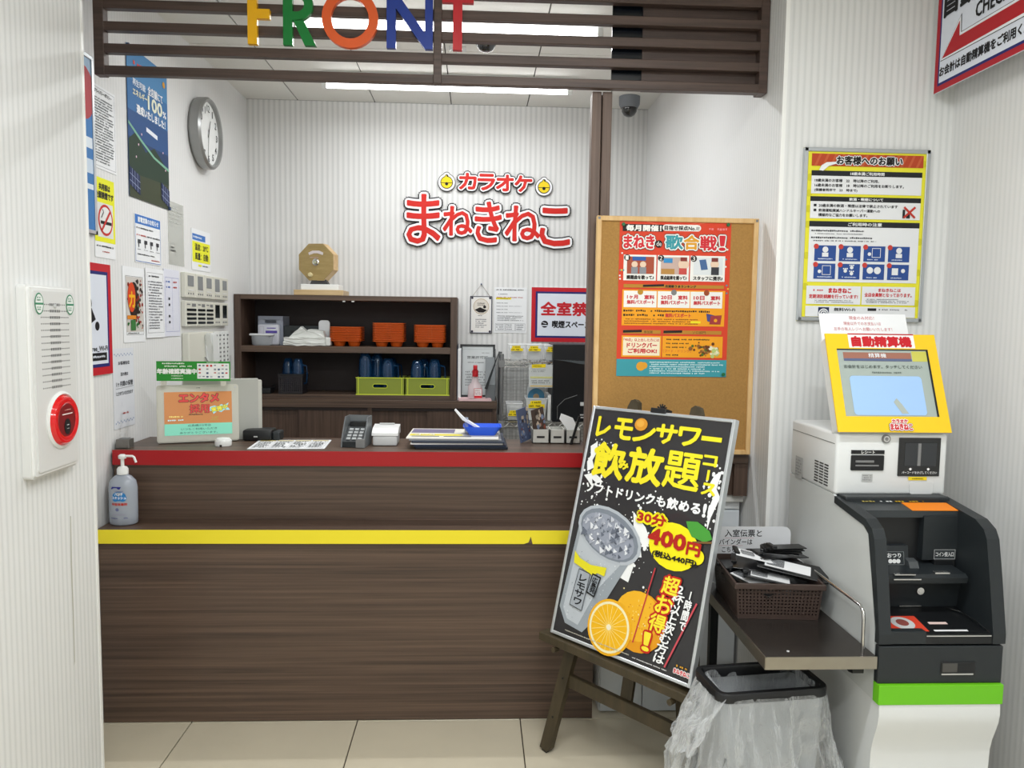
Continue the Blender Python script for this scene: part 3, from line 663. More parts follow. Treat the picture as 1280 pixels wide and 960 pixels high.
a = Art(.09, .09, .0488); a.rect(.2, .30, .78, .33, '#f4e9e4', 1); a.fine(.3, .16, .7, .22, 1, '#d89a90'); a.fine(.42, .62, .6, .67, 1, '#dedede', 3); a.fine(.42, .74, .6, .77, 1, '#dedede', 3); q = a.build(al, 'print'); q.location = (lc[0], lc[1]-.045, 0)
o = thing('wall_scuff', 'long faint vertical scuff on the near left wall below the alarm panel', 'scuff', NW(2.245, .46, 0))
bm = B(); prism(bm, [(-.003, 0), (.002, .01), (.004, .16), (.003, .30), (.006, .44), (.001, .44), (-.004, .31), (-.002, .15)], .0001, .0004); obj('mark', bm, mat('scuff_grey', '#b9b8ae', .8), o, local=True)

# ================================================================== shelf unit along the back wall
SY = 4.40
su = thing('open_shelf', 'dark wood open shelf unit with two shelves against the back wall', 'shelf', loc=(-.725, 4.55, 1.022))
bxs('side_panel', su, M_WOODV, [(XL+.004, -1.305, SY, 4.695, 1.022, 1.602), (-.145, -.108, SY, 4.695, 1.022, 1.602)], bev=.001)
bxs('top_panel', su, M_WOODH, [(-1.305, -.145, SY, 4.695, 1.575, 1.602)], bev=.001)
bxs('shelf_board', su, M_WOODH, [(-1.305, -.145, SY, 4.68, 1.283, 1.318), (-1.305, -.145, SY+.001, 4.68, 1.022, 1.047)], bev=.001)
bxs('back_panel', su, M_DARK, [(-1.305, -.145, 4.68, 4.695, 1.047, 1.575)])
bxs('catch', su, M_CHROME, [(-.75, -.735, 4.43, 4.45, 1.567, 1.575), (-.70, -.685, 4.43, 4.45, 1.567, 1.575)])
lc_ = thing('base_cabinet', 'low dark wood cabinet with sliding doors under the open shelf', 'cabinet', loc=(-.61, 4.53, 0))
bxs('top_panel', lc_, M_WOODH, [(XL+.004, .122, 4.375, 4.695, .978, 1.021)], bev=.001)
bxs('stile', lc_, M_WOODV, [(XL+.004, -1.32, 4.385, 4.69, 0, .978), (-.605, -.582, 4.385, 4.69, 0, .978), (.098, .12, 4.385, 4.69, 0, .978)])
bxs('sliding_door', lc_, M_WOODV, [(-1.32, -.975, 4.405, 4.42, .08, .960), (-.99, -.605, 4.39, 4.403, .08, .960), (-.582, -.254, 4.405, 4.42, .08, .960), (-.27, .098, 4.39, 4.403, .08, .960)])
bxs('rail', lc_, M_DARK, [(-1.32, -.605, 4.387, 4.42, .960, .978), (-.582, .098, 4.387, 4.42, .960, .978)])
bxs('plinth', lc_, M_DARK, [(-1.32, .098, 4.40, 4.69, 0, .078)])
Z1, Z0 = 1.318, 1.047
# storage bin, wipes, small tub
M_FROST = mat('frosted_plastic', '#a9afbd', .35, alpha=.8)
o = thing('storage_bin', 'frosted grey handled storage bin at the left end of the upper shelf', 'bin', loc=(-1.17, 4.56, Z1))
bm = B()
for bb in ((-1.245, -1.10, 4.52, 4.523, Z1, Z1+.125), (-1.245, -1.205, 4.52, 4.523, Z1+.125, Z1+.145), (-1.14, -1.10, 4.52, 4.523, Z1+.125, Z1+.145), (-1.245, -1.10, 4.52, 4.523, Z1+.145, Z1+.165), (-1.245, -1.242, 4.52, 4.66, Z1, Z1+.165), (-1.103, -1.10, 4.52, 4.66, Z1, Z1+.165), (-1.245, -1.10, 4.657, 4.66, Z1, Z1+.165)): box(bm, *bb)
obj('body', bm, M_FROST, o)
o = thing('wipes_pack', 'white refill pack with purple lettering in front of the frosted bin', 'pack', loc=(-1.16, 4.49, Z1))
bm = B(); box(bm, -1.235, -1.115, 4.475, 4.51, Z1, Z1+.118, bev=.010, seg=2); obj('pack', bm, mat('pack_white', '#ced0da', .4), o, smooth=50)
a = Art(.12, .118, 0); a.rect(.38, .30, .92, .42, '#5a4c9c', 1); a.rect(.44, .16, .86, .2, '#6a5cac', 1); a.box(.1, .1, .3, .45, '#b9b4bc', .002); q = a.build(o); q.matrix_basis = wm(o).inverted() @ BW(-1.175, Z1, 0, 4.4745)
o = thing('food_container', 'small clear lidded food container at the left end of the upper shelf', 'container', loc=(-1.20, 4.44, Z1))
bm = B(); M0 = Matrix.Translation((-1.20, 4.44, Z1)); lathe(bm, [(0, 0), (.048, 0), (.055, .006), (.060, .055)], n=4*6, sy=.6, M=M0); obj('tub', bm, mat('tub_clear', '#c9ced4', .2, alpha=.55), o, smooth=40)
bm = B(); box(bm, -1.262, -1.138, 4.403, 4.477, Z1+.055, Z1+.066, bev=.004); obj('lid', bm, mat('lid_frost', '#d5d8da', .4), o)
o = thing('dark_box', 'dark grey box behind the crumpled white bag on the upper shelf', 'box', loc=(-1.0, 4.58, Z1))
bm = B(); box(bm, -1.10, -.90, 4.52, 4.66, Z1, Z1+.112, bev=.004); obj('body', bm, mat('box_dark', '#2c3234', .6), o)
bm = B(); box(bm, -1.06, -.94, 4.516, 4.52, Z1+.07, Z1+.085); obj('handle', bm, M_BLACK, o)
# crumpled white bags
def crumple(bm, amp, seed):
    rnd = random.Random(seed)
    for v in bm.verts: v.co += Vector((rnd.uniform(-1, 1), rnd.uniform(-1, 1), rnd.uniform(-1, 1)))*amp
M_BAG = mat('white_bag', '#dadcd8', .45)
o = thing('shopping_bags', 'folded pile of crumpled white plastic bags on the upper shelf', 'bags', loc=(-.95, 4.46, Z1))
bm = B(); box(bm, -1.075, -.84, 4.41, 4.50, Z1+.003, Z1+.048); bmesh.ops.subdivide_edges(bm, edges=bm.edges[:], cuts=5, use_grid_fill=True); crumple(bm, .0035, 1); obj('folded_bag', bm, M_BAG, o)
bm = B(); prism(bm, [(-1.05, Z1+.046), (-.85, Z1+.046), (-.86, Z1+.085), (-.93, Z1+.095), (-.955, Z1+.082), (-.985, Z1+.108), (-1.03, Z1+.068)], -.03, .03, BW(0, 0, 0, 4.46)); bmesh.ops.triangulate(bm, faces=bm.faces[:]); bmesh.ops.subdivide_edges(bm, edges=bm.edges[:], cuts=2); crumple(bm, .003, 2); obj('folded_bag', bm, M_BAG, o)
bm = B(); box(bm, -.842, -.815, 4.40, 4.47, Z1+.002, Z1+.05, bev=.006); obj('roll', bm, M_BAG, o)
o = thing('white_tub', 'upright white rounded plastic tub behind the crumpled bags', 'tub', loc=(-.865, 4.515, Z1))
bm = B(); prism(bm, rrect(.062, .145, .018, 4, 0, .0725), 0, .012, BW(-.868, Z1, 0, 4.52)); obj('lid', bm, mat('lid_frost', '#d5d8da', .4), o)

# orange trays: each tray of a stack is a thing
def make_tray():
    o = thing('condiment_tray', 'x', 'tray', loc=(0, 0, 0))
    W, D = .178, .17
    bm = B(); n = 6
    out = [(x, y) for x, y in rrect(W, D, .022, 3)]; inn = [(x*.95, y*.95) for x, y in out]
    vo = [bm.verts.new((x, y, .034)) for x, y in out]; vo2 = [bm.verts.new((x, y, .0312)) for x, y in out]; vi = [bm.verts.new((x, y, .034)) for x, y in inn]; vf = [bm.verts.new((x*.86, y*.86, .0275)) for x, y in out]
    N = len(out)
    for k in range(N):
        k2 = (k+1) % N
        bm.faces.new((vo2[k], vo2[k2], vo[k2], vo[k])); bm.faces.new((vo[k], vo[k2], vi[k2], vi[k])); bm.faces.new((vi[k], vi[k2], vf[k2], vf[k])); bm.faces.new((vo2[k2], vo2[k], vf[k], vf[k2]))
    bm.faces.new(vf)
    obj('rim', bm, M_ORANGE, o, local=True)
    for s in (-1, 1):
        bm = B(); lathe(bm, [(0, 0), (.026, 0), (.030, .004), (.036, .027)], c=(s*.042, -.02, 0), n=16, sy=1.1); obj('cup', bm, M_ORANGE, o, local=True, smooth=40)
    return o
ORD = ['first', 'second', 'third', 'fourth', 'fifth', 'sixth', 'seventh', 'eighth', 'ninth', 'tenth', 'eleventh', 'twelfth', 'thirteenth']
tray0 = make_tray(); used = False
for nm, x, n in (('left', -.735, 10), ('middle', -.495, 13), ('right', -.262, 12)):
    for k in range(n):
        M = Matrix.Translation((x, 4.50, Z1+k*.0084)) @ Matrix.Rotation(random.uniform(-.006, .006), 4, 'Z')
        lb = ('orange two cup tray, bottom one of the %s stack' if k == 0 else 'orange two cup tray, topmost of the %s stack' if k == n-1 else 'orange two cup tray, ' + ORD[k] + ' from the bottom of the %s stack') % nm
        if not used: t = tray0; used = True; t.matrix_world = M; t['label'] = lb; t['group'] = 'trays in the left orange stack'
        else: dup(tray0, M, lb, 'trays in the %s orange stack' % nm)

# green crates with blue jugs
M_LIME = mat('lime_plastic', '#8d9a3c', .35, alpha=.93)
def crate(x0, x1, label):
    o = thing('plastic_crate', label, 'crate', loc=((x0+x1)/2, 4.48, Z0))
    y0, y1, h = 4.412, 4.60, .098
    fr = B()
    cx = (x0+x1)/2; hw = .04
    for bb in ((x0, cx-hw, y0, y0+.003, Z0, Z0+h), (cx+hw, x1, y0, y0+.003, Z0, Z0+h), (cx-hw, cx+hw, y0, y0+.003, Z0, Z0+.040), (cx-hw, cx+hw, y0, y0+.003, Z0+.062, Z0+h)): box(fr, *bb)
    obj('front', fr, M_LIME, o)
    bxs('side', o, M_LIME, [(x0, x0+.003, y0+.003, y1, Z0, Z0+h), (x1-.003, x1, y0+.003, y1, Z0, Z0+h)])
    bxs('back', o, M_LIME, [(x0+.003, x1-.003, y1-.003, y1, Z0, Z0+h)]); bxs('bottom', o, M_LIME, [(x0+.003, x1-.003, y0+.003, y1-.003, Z0, Z0+.003)])
    bm = B(); box(bm, x0-.003, x1+.003, y0-.003, y0+.004, Z0+h-.003, Z0+h+.001)
    rim = mat('lime_rim', '#cfdc3c', .35); obj('rim', bm, rim, o); bxs('bottom_edge', o, rim, [(x0-.003, x1+.003, y0-.003, y0, Z0, Z0+.005)]); bxs('corner_rib', o, rim, [(x0+.010, x0+.014, y0-.003, y0, Z0+.005, Z0+h-.003), (x1-.014, x1-.010, y0-.003, y0, Z0+.005, Z0+h-.003)])
    fr = B(); pts = rrect(.085, .026, .013, 5, 0, 0); ins = rrect(.078, .019, .0095, 5, 0, 0); M = BW(cx, Z0+.051, 0, y0)
    vo = [fr.verts.new(M @ Vector((x, y, .003))) for x, y in pts]; vi = [fr.verts.new(M @ Vector((x, y, .003))) for x, y in ins]
    for k in range(len(pts)): k2 = (k+1) % len(pts); fr.faces.new((vo[k], vo[k2], vi[k2], vi[k]))
    obj('handle_rim', fr, rim, o)
crate(-.672, -.405, 'lime green crate of blue jugs, left of two on the lower shelf')
crate(-.395, -.150, 'lime green crate of blue jugs, right of two on the lower shelf')
def make_jug():
    o = thing('blue_jug', 'x', 'jug')
    bm = B(); prof = [(.038, .0), (.040, .06), (.040, .105), (.036, .140), (.027, .166), (.020, .172), (0, .172)]
    lathe(bm, prof, n=24); obj('body', bm, M_BLUEP, o, local=True, smooth=50)
    bm = B(); tube(bm, [(.034, -.005, .14), (.062, -.012, .135), (.066, -.012, .09), (.060, -.012, .05), (.038, -.005, .045)], .0042, 6); obj('handle', bm, M_BLUEP, o, local=True, smooth=50)
    return o
jug0 = make_jug(); used = False
jugs = [(-.628, 4.46, 1.10, 'upturned blue jug at the left front of the left green crate'), (-.50, 4.46, .92, 'upturned blue jug at the right front of the left green crate'), (-.565, 4.50, 1.05, 'upturned blue jug between the two front ones in the left green crate'),
        (-.60, 4.555, .98, 'upturned blue jug at the back of the left green crate'), (-.49, 4.555, .92, 'upturned blue jug at the back right of the left green crate'),
        (-.335, 4.46, .88, 'upturned blue jug at the left front of the right green crate'), (-.235, 4.46, .92, 'upturned blue jug at the right front of the right green crate'), (-.30, 4.55, .9, 'upturned blue jug at the back of the right green crate')]
for x, y, s, lb in jugs:
    M = Matrix.Translation((x, y, Z0+.004)) @ Matrix.Diagonal((.93, .93, s*1.27, 1))
    if not used: used = True; jug0.matrix_world = M; jug0['label'] = lb; jug0['group'] = 'blue jugs on the lower shelf'
    else: dup(jug0, M, lb, 'blue jugs on the lower shelf')

# pierced basket builder
def pierced(bm, p0, p1, zb, zt, nx, nz, taper=0, mi=0, t=.0022):
    """wall from p0 to p1 (xy) with a lattice of square holes, given some thickness"""
    p0 = Vector((*p0, 0)); p1 = Vector((*p1, 0)); d = p1-p0; nrm = Vector((-d.y, d.x, 0)).normalized()*t
    us = [0]; bar = .56
    for i in range(nx): us += [(i+bar/2+.35)/(nx+.7), (i+1-bar/2+.35)/(nx+.7)]
    us.append(1)
    zs = [0]; m0, m1 = .08, .16
    for j in range(nz): zs += [m0+(1-m0-m1)*(j+bar/2)/nz, m0+(1-m0-m1)*(j+1-bar/2)/nz]
    zs.append(1)
    def V(i, j, o): 
        return bm.verts.new(p0+d*us[i]+nrm*o+Vector((0, 0, zb+(zt-zb)*zs[j])))
    for o in (0, 1):
        g = [[V(i, j, o) for j in range(len(zs))] for i in range(len(us))]
        for i in range(len(us)-1):
            for j in range(len(zs)-1):
                if i % 2 == 1 and j % 2 == 1: continue
                q = (g[i][j], g[i+1][j], g[i+1][j+1], g[i][j+1]); bm.faces.new(q).material_index = mi
o = thing('dark_basket', 'small dark pierced basket with blue jugs at the left of the lower shelf', 'basket', loc=(-1.04, 4.48, Z0))
x0, x1, y0, y1 = -1.105, -.972, 4.41, 4.55
for nm, a0, a1 in (('front', (x0, y0), (x1, y0)), ('side', (x1, y0), (x1, y1)), ('back', (x1, y1), (x0, y1)), ('side', (x0, y1), (x0, y0))):
    bm = B(); pierced(bm, a0, a1, Z0+.006, Z0+.112, 11, 8); obj(nm, bm, mat('basket_black', '#231f22', .5), o)
bxs('bottom', o, M_BLACK, [(x0, x1, y0, y1, Z0, Z0+.005)])
bxs('rim', o, M_BLACK, [(x0-.003, x1+.003, y0-.003, y0+.002, Z0+.106, Z0+.114), (x0-.003, x1+.003, y1, y1+.003, Z0+.106, Z0+.114), (x0-.003, x0+.002, y0, y1, Z0+.106, Z0+.114), (x1-.002, x1+.003, y0, y1, Z0+.106, Z0+.114)])
for x, y, lb in ((-1.005, 4.455, 'upturned blue jug at the right of the small dark basket'), (-1.07, 4.50, 'upturned blue jug at the left of the small dark basket')):
    dup(jug0, Matrix.Translation((x, y, Z0+.006)) @ Matrix.Diagonal((.8, .8, 1.12, 1)), lb, 'blue jugs on the lower shelf')
o = thing('black_device', 'small black device at the left end of the lower shelf', 'device', loc=(-1.2, 4.45, Z0))
bm = B(); box(bm, -1.258, -1.15, 4.41, 4.50, Z0, Z0+.032, bev=.006); obj('body', bm, M_BLACK, o)
bm = B(); tube(bm, [(-1.15, 4.46, Z0+.01), (-1.135, 4.45, Z0+.03), (-1.14, 4.47, Z0+.05), (-1.16, 4.49, Z0+.04)], .003); obj('cord', bm, M_BLACK, o)

# lottery wheel on two boxes
o = thing('wooden_box', 'flat pale wooden box on top of the shelf unit', 'box', loc=(-.885, 4.52, 1.602))
bm = B(); box(bm, -1.018, -.745, 4.42, 4.62, 1.602, 1.632, bev=.002, seg=1); obj('box', bm, wood('pale_wood', '#b99a6d', '#d2b88c', (3, 20, 60)), o)
o = thing('white_box', 'flat white box under the wooden lottery wheel', 'box', loc=(-.88, 4.52, 1.632))
bm = B(); box(bm, -.985, -.775, 4.44, 4.60, 1.632, 1.664, bev=.003); obj('box', bm, M_WHITE, o)
o = thing('lottery_wheel', 'octagonal pale wood lottery wheel standing on two boxes', 'lottery wheel', loc=(-.90, 4.52, 1.664))
bm = B(); prism(bm, [(-.05, 0), (.055, 0), (.04, .03), (-.035, .03)], -.03, .03, axes((-.895, 4.52, 1.664), (1, 0, 0), (0, 0, 1), (0, -1, 0))); obj('stand', bm, mat('dark_metal', '#3c3c3e', .5), o)
Mw = Matrix.Translation((-.90, 4.52, 1.79)) @ Matrix.Rotation(-.22, 4, 'Z') @ axes((0, 0, 0), (1, 0, 0), (0, 0, 1), (0, -1, 0))
oc = [(.112*math.cos(math.radians(22.5+45*k)), .112*math.sin(math.radians(22.5+45*k))) for k in range(8)]
bm = B(); prism(bm, oc, -.035, .030, Mw); obj('drum', bm, wood('pale_wood_rim', '#c3a06c', '#dcbf8e', (30, 30, 30)), o)
bm = B(); prism(bm, [(x*.99, y*.99) for x, y in oc], .030, .036, Mw); obj('face_board', bm, wood('pale_wood_face', '#97814f', '#aa9361', (14, 14, 60)), o)
bm = B(); lathe(bm, [(.0, .036), (.020, .036), (.020, .040), (.012, .044), (.010, .052), (0, .052)], n=20, M=Mw); obj('hub', bm, M_CHROME, o, smooth=40)
bm = B(); lathe(bm, [(0, .036), (.008, .036), (.008, .045), (.013, .055), (.010, .068), (0, .071)], c=(-.025, -.072, 0), n=14, M=Mw); obj('crank_knob', bm, mat('knob_cream', '#d9cc9e', .4), o, smooth=50)
a = Art(.10, .05, .0362); a.poly([(.05, .35), (.3, .12), (.7, .12), (.95, .35), (.92, .62), (.6, .42), (.4, .42), (.1, .62)], '#d8cfd0', 1); a.fine(.15, .8, .85, .98, 1, '#c9a9ab'); q = a.build(o); q.matrix_basis = wm(o).inverted() @ Mw @ Matrix.Translation((0, .02, 0))

# ================================================================== wire rack with bins, licence frame, spray bottle
RX0, RX1, RY0, RY1 = .145, .78, 4.36, 4.66
o = thing('wire_rack', 'chrome wire shelving rack against the back wall behind the post', 'rack', loc=(.46, 4.51, 0))
for x in (RX0, RX1):
    for y in (RY0, RY1):
        bm = B(); cyl(bm, (x, y, 0), (x, y, 1.29), .0115, n=12)
        for k in range(24): cyl(bm, (x, y, .2+k*.045), (x, y, .203+k*.045), .0125, n=10)
        obj('upright', bm, mat('rack_grey', '#8b8d8f', .3, .8), o, smooth=40)
for z in (1.245, .905, .45):
    bm = B()
    for y in (RY0, RY1):
        for dz in (0, -.028): cyl(bm, (RX0, y, z+dz), (RX1, y, z+dz), .0035, n=6)
        k = 0; x = RX0+.02
        while x < RX1-.03: tube(bm, [(x, y, z-.028), (x+.03, y, z)], .002, 5); tube(bm, [(x+.03, y, z), (x+.06, y, z-.028)], .002, 5); x += .06
    for x in (RX0, RX1):
        for dz in (0, -.028): cyl(bm, (x, RY0, z+dz), (x, RY1, z+dz), .0035, n=6)
    for k in range(22): x = RX0+(RX1-RX0)*(k+.5)/22; cyl(bm, (x, RY0, z+.002), (x, RY1, z+.002), .0018, n=5)
    obj('wire_shelf', bm, M_CHROME, o)
    bxs('collar', o, M_GREY, [(x-.016, x+.016, y-.016, y+.016, z-.03, z+.008) for x in (RX0, RX1) for y in (RY0, RY1)])
bm = B()
for k in range(32): x = RX0+(RX1-RX0)*k/31; cyl(bm, (x, RY1+.012, .5), (x, RY1+.012, 1.24), .0012, n=4)
for k in range(38): z = .5+.02*k; cyl(bm, (RX0, RY1+.012, z), (RX1, RY1+.012, z), .0012, n=4)
obj('mesh_back', bm, mat('mesh_grey', '#a4a5a3', .5), o, kind='stuff')
def clear_bin(label, x0, x1, y0, y1, z0, h, tape, cont='#cfd1d0', col='#dfe3e4', al=.45):
    o = thing('clear_bin', label, 'bin', loc=((x0+x1)/2, (y0+y1)/2, z0), group='plastic bins on the wire rack')
    m = mat('bin_clear_%s' % col.lstrip('#'), col, .2, alpha=al); t = .003; s = .012
    bm = B()
    c = [(x0+s, y0+s, z0), (x1-s, y0+s, z0), (x1-s, y1-s, z0), (x0+s, y1-s, z0)]; d = [(x0, y0, z0+h), (x1, y0, z0+h), (x1, y1, z0+h), (x0, y1, z0+h)]
    a = [bm.verts.new(p) for p in c]; b = [bm.verts.new(p) for p in d]; bm.faces.new(a)
    for k in range(4): bm.faces.new((a[k], a[(k+1) % 4], b[(k+1) % 4], b[k]))
    obj('body', bm, m, o)
    bm = B(); tube(bm, [(x0, y0, z0+h), (x1, y0, z0+h), (x1, y1, z0+h), (x0, y1, z0+h), (x0, y0, z0+h)], .0028, 6); obj('rim', bm, mat('bin_rim', '#e4e7e8', .3), o)
    bm = B(); box(bm, x0+.018, x1-.018, y0+.02, y1-.02, z0+.004, z0+h*.75); obj('contents', bm, mat('contents'+cont.lstrip('#'), cont, .7, noise=.35, nscale=90), o)
    W = x1-x0
    a = Art(W, h, 0); a.poly([(.2, tape), (.72, tape-.02), (.72, tape+.16), (.2, tape+.18)], '#efd51c', 1); a.rect(.12, tape+.15, .88, tape+.32, '#efd51c', 1); a.fine(.28, tape+.02, .7, tape+.12, 1, '#5a5216', 3); a.fine(.16, tape+.17, .84, tape+.29, 1, '#5a5216', 3)
    q = a.build(o, 'tape_label'); q.matrix_basis = wm(o).inverted() @ axes(((x0+x1)/2, y0-.004, z0), (1, 0, 0), (0, 0, 1), (0, -1, 0))
    return o
clear_bin('clear bin with yellow tape label, leftmost of three on top of the wire rack', .185, .275, 4.38, 4.50, 1.254, .088, .08)
clear_bin('clear bin with yellow tape label, middle of three on top of the wire rack', .285, .375, 4.38, 4.50, 1.254, .088, .08)
clear_bin('clear bin with yellow tape label, rightmost of three on top of the wire rack', .385, .480, 4.38, 4.50, 1.254, .086, .10)
clear_bin('frosted bin with yellow tape label at the left of the lower rack shelf', .175, .268, 4.38, 4.50, .914, .095, .42)
clear_bin('tall clear bin holding discs and papers on the lower rack shelf', .285, .405, 4.37, 4.52, .914, .125, .10, '#e8e9e6', '#e6e9e8', .7)
o = thing('disc_case', 'clear case of discs standing in the tall clear bin', 'case', loc=(.345, 4.45, .935))
bm = B(); box(bm, .295, .395, 4.44, 4.47, 1.042, 1.10, bev=.003); obj('case', bm, mat('case_clear', '#dfe6ea', .15, alpha=.5), o)
bm = B(); cyl(bm, (.347, 4.436, 1.044), (.347, 4.439, 1.044), .048, n=28); obj('disc', bm, mat('disc_blue', '#5f9fc6', .2, .6), o)
bm = B(); cyl(bm, (.347, 4.433, 1.044), (.347, 4.436, 1.044), .017, n=20); obj('hub', bm, mat('disc_hub', '#a08a6a', .4), o)
o = thing('document_box', 'white document box beside the tall clear bin on the lower rack shelf', 'box', loc=(.42, 4.45, .914))
bm = B(); box(bm, .409, .427, 4.37, 4.56, .914, 1.06, bev=.002); obj('box', bm, M_WHITE, o)
o = sheet('document_pouch', 'clear document pouch with yellow tape hanging under the top rack shelf', 'pouch', BW(.375, 1.105, 0, 4.35), .155, .128, t=.006, col=mat('pouch', '#d5dad9', .25, alpha=.75))
a = Art(.155, .128, .006); a.poly([(.1, .0), (.6, -.03), (.6, .12), (.1, .15)], '#efd51c', 2); a.fine(.15, .03, .55, .1, 1, '#5a5216', 4); a.fine(.08, .2, .6, .34, 2, '#8d9190'); a.rect(.05, .52, .98, .60, '#c9c988', 1); a.fine(.06, .66, .96, .84, 2, '#7d807e'); a.rect(.05, .92, .9, .96, '#d8b74a', 1); a.build(o)
# black tower
o = thing('computer_tower', 'tall black computer tower standing on the wire rack beside the post', 'computer', loc=(.54, 4.45, .914))
bm = B(); box(bm, .430, .655, 4.34, 4.62, .914, 1.349, bev=.004); obj('case', bm, mat('tower_black', '#13171c', .38), o)
bm = B(); box(bm, .432, .653, 4.334, 4.34, .914, 1.262, bev=.002); obj('front_panel', bm, mat('tower_front', '#0d1116', .3), o)
bm = B(); prism(bm, [(.434, 1.262), (.652, 1.255), (.652, 1.235), (.58, 1.24), (.49, 1.256)], .0, .004, BW(0, 0, 0, 4.334)); obj('trim_bar', bm, mat('tower_trim', '#4c5357', .3), o)
bxs('port', o, M_LGREY, [(.588, .608, 4.331, 4.334, 1.005, 1.025), (.588, .612, 4.331, 4.334, .950, .957), (.588, .612, 4.331, 4.334, .935, .942)])
bm = B(); tube(bm, [(.46, 4.333, .93), (.46, 4.333, 1.0), (.50, 4.333, 1.04), (.57, 4.333, 1.065)], .0012, 5); obj('seam', bm, M_GREY, o)
# licence frame and file holder
Z2 = 1.021
o = sheet('licence_frame', 'black framed business licence leaning behind the spray bottle', 'frame', axes((.010, 4.56, Z2+.004), (1, 0, 0), (0, .24, .97), (0, -.97, .24)), .205, .315, t=.008, col=mat('licence_paper', '#c3c8c9', .35), edge=M_BLACK, fw_=.012, fd=.014)
a = Art(.205, .315, .008); a.box(.09, .09, .9, .93, '#9da2a2', .001); a.text('営業許可証', .20, .22, .80, .275, '#3a3d3f', 2); a.fine(.22, .33, .7, .36, 1, '#6a6d6f'); a.fine(.62, .15, .85, .17, 1, '#77797a'); a.fine(.15, .5, .8, .8, 6, '#8b8e90'); a.build(o)
o = thing('file_holder', 'grey open file holder with black folders right of the licence frame', 'file holder', loc=(.085, 4.47, Z2))
bm = B(); prism(bm, [(0, 0), (.15, 0), (.15, .24), (.10, .24), (0, .09)], -.03, .025, axes((.086, 4.42, Z2), (0, 1, 0), (0, 0, 1), (1, 0, 0))); obj('body', bm, mat('holder_grey', '#777d80', .3, alpha=.8), o)
bm = B(); prism(bm, [(-.004, .02), (.14, .02), (.14, .26), (.10, .29)], -.006, .0, axes((.114, 4.43, Z2), (0, 1, 0), (0, 0, 1), (1, 0, 0))); obj('folder', bm, M_CHAR, o)
bm = B(); prism(bm, [(0, 0), (.11, 0), (.07, .285), (.06, .285)], 0, .012, axes((.072, 4.41, Z2+.01), (.37, 0, .93), (-.93, 0, .37), (0, -1, 0)).normalized() if False else axes((.03, 4.405, Z2), (1, 0, 0), (0, 0, 1), (0, -1, 0)) @ Matrix.Translation((.02, .07, 0)) @ Matrix.Rotation(-.32, 4, 'Z') @ Matrix.Diagonal((.16, .8, 1, 1))); obj('folder_edge', bm, M_CHAR, o)
o = thing('white_folder', 'white document folder standing between the shelf unit and licence frame', 'folder', loc=(-.09, 4.47, Z2))
bm = B(); box(bm, -.103, -.085, 4.42, 4.62, Z2, Z2+.29, bev=.003); obj('folder', bm, M_PAPER, o)
bm = B(); box(bm, -.1065, -.1035, 4.415, 4.62, Z2, Z2+.315); obj('cover', bm, mat('navy', '#232b42', .5), o)
o = thing('spray_bottle', 'clear pink spray bottle with red trigger head on the base cabinet', 'spray bottle', loc=(.0, 4.43, Z2+.008))
bm = B(); lathe(bm, [(0, 0), (.040, 0), (.042, .01), (.040, .07), (.020, .095), (.016, .13)], c=(-.003, 4.43, Z2+.010), n=20, sy=.7); obj('bottle', bm, mat('bottle_pink', '#e0cfd2', .2, alpha=.75), o, smooth=50)
bm = B(); lathe(bm, [(.017, .125), (.017, .16), (.012, .165), (.012, .19), (0, .19)], c=(-.003, 4.43, Z2+.010), n=16); box(bm, -.012, .008, 4.375, 4.43, Z2+.178, Z2+.200, bev=.004); box(bm, -.007, .003, 4.385, 4.395, Z2+.145, Z2+.18); obj('trigger_head', bm, mat('trigger_red', '#c8202a', .35), o)
a = Art(.045, .055, 0); a.rect(0, 0, 1, 1, '#f0e6e6', 1); a.rect(0, .75, 1, 1, '#d0323c', 2); a.box(0, 0, 1, 1, '#d0323c', .002, 2); a.fine(.1, .15, .9, .65, 3, '#b98a8e', 2); q = a.build(o, 'label'); q.matrix_basis = wm(o).inverted() @ axes((.014, 4.398, Z2+.015), (1, 0, 0), (0, 0, 1), (0, -1, 0))
o = thing('pink_cloth', 'pale pink folded cloth under the spray bottle', 'cloth', loc=(.0, 4.43, Z2))
bm = B(); box(bm, -.095, .085, 4.385, 4.47, Z2, Z2+.010); bmesh.ops.subdivide_edges(bm, edges=bm.edges[:], cuts=4, use_grid_fill=True)
rnd = random.Random(4)
for v in bm.verts: v.co.z += rnd.uniform(0, .006) if v.co.z > Z2+.005 else 0; v.co.x += rnd.uniform(-.006, .006)
obj('cloth', bm, mat('pink_cloth', '#e6c3c6', .9), o)

# ================================================================== things on the counter
ZC = .981
# customer display
Md = axes((-1.085, 3.095, ZC+.004), (math.cos(.34), math.sin(.34), 0), (-.12*math.sin(.34)*-1*-1, .12*math.cos(.34), .9928), (math.sin(.34)*.9928, -math.cos(.34)*.9928, .12))
Md = Matrix.Translation((-1.083, 3.085, ZC+.003)) @ Matrix.Rotation(.34, 4, 'Z') @ Matrix.Rotation(math.radians(90-7), 4, 'X')
dsp = thing('customer_display', 'cream customer display with an orange and mint screen at the counter\'s left end', 'display', Md)
bm = B(); prism(bm, rrect(.300, .225, .010, 3, 0, .1125), -.030, 0); bmesh.ops.bevel(bm, geom=[e for e in bm.edges if all(v.co.z > -.001 for v in e.verts)], offset=.004, segments=2, affect='EDGES'); obj('bezel', bm, mat('pos_cream', '#c9c8bc', .4), dsp, local=True, smooth=40)
scm = mat('screen_lit', '#c98a52', .15, emit=.25)
bm = B(); box(bm, -.123, .124, .028, .197, 0, .0012); sc_ = obj('screen', bm, mat('screen_orange', '#bf7f4c', .12, emit=.22), dsp, local=True)
a = Art(.247, .169, .0014); EM = lambda c: mat('lit_'+c.lstrip('#'), c, .15, emit=.25)
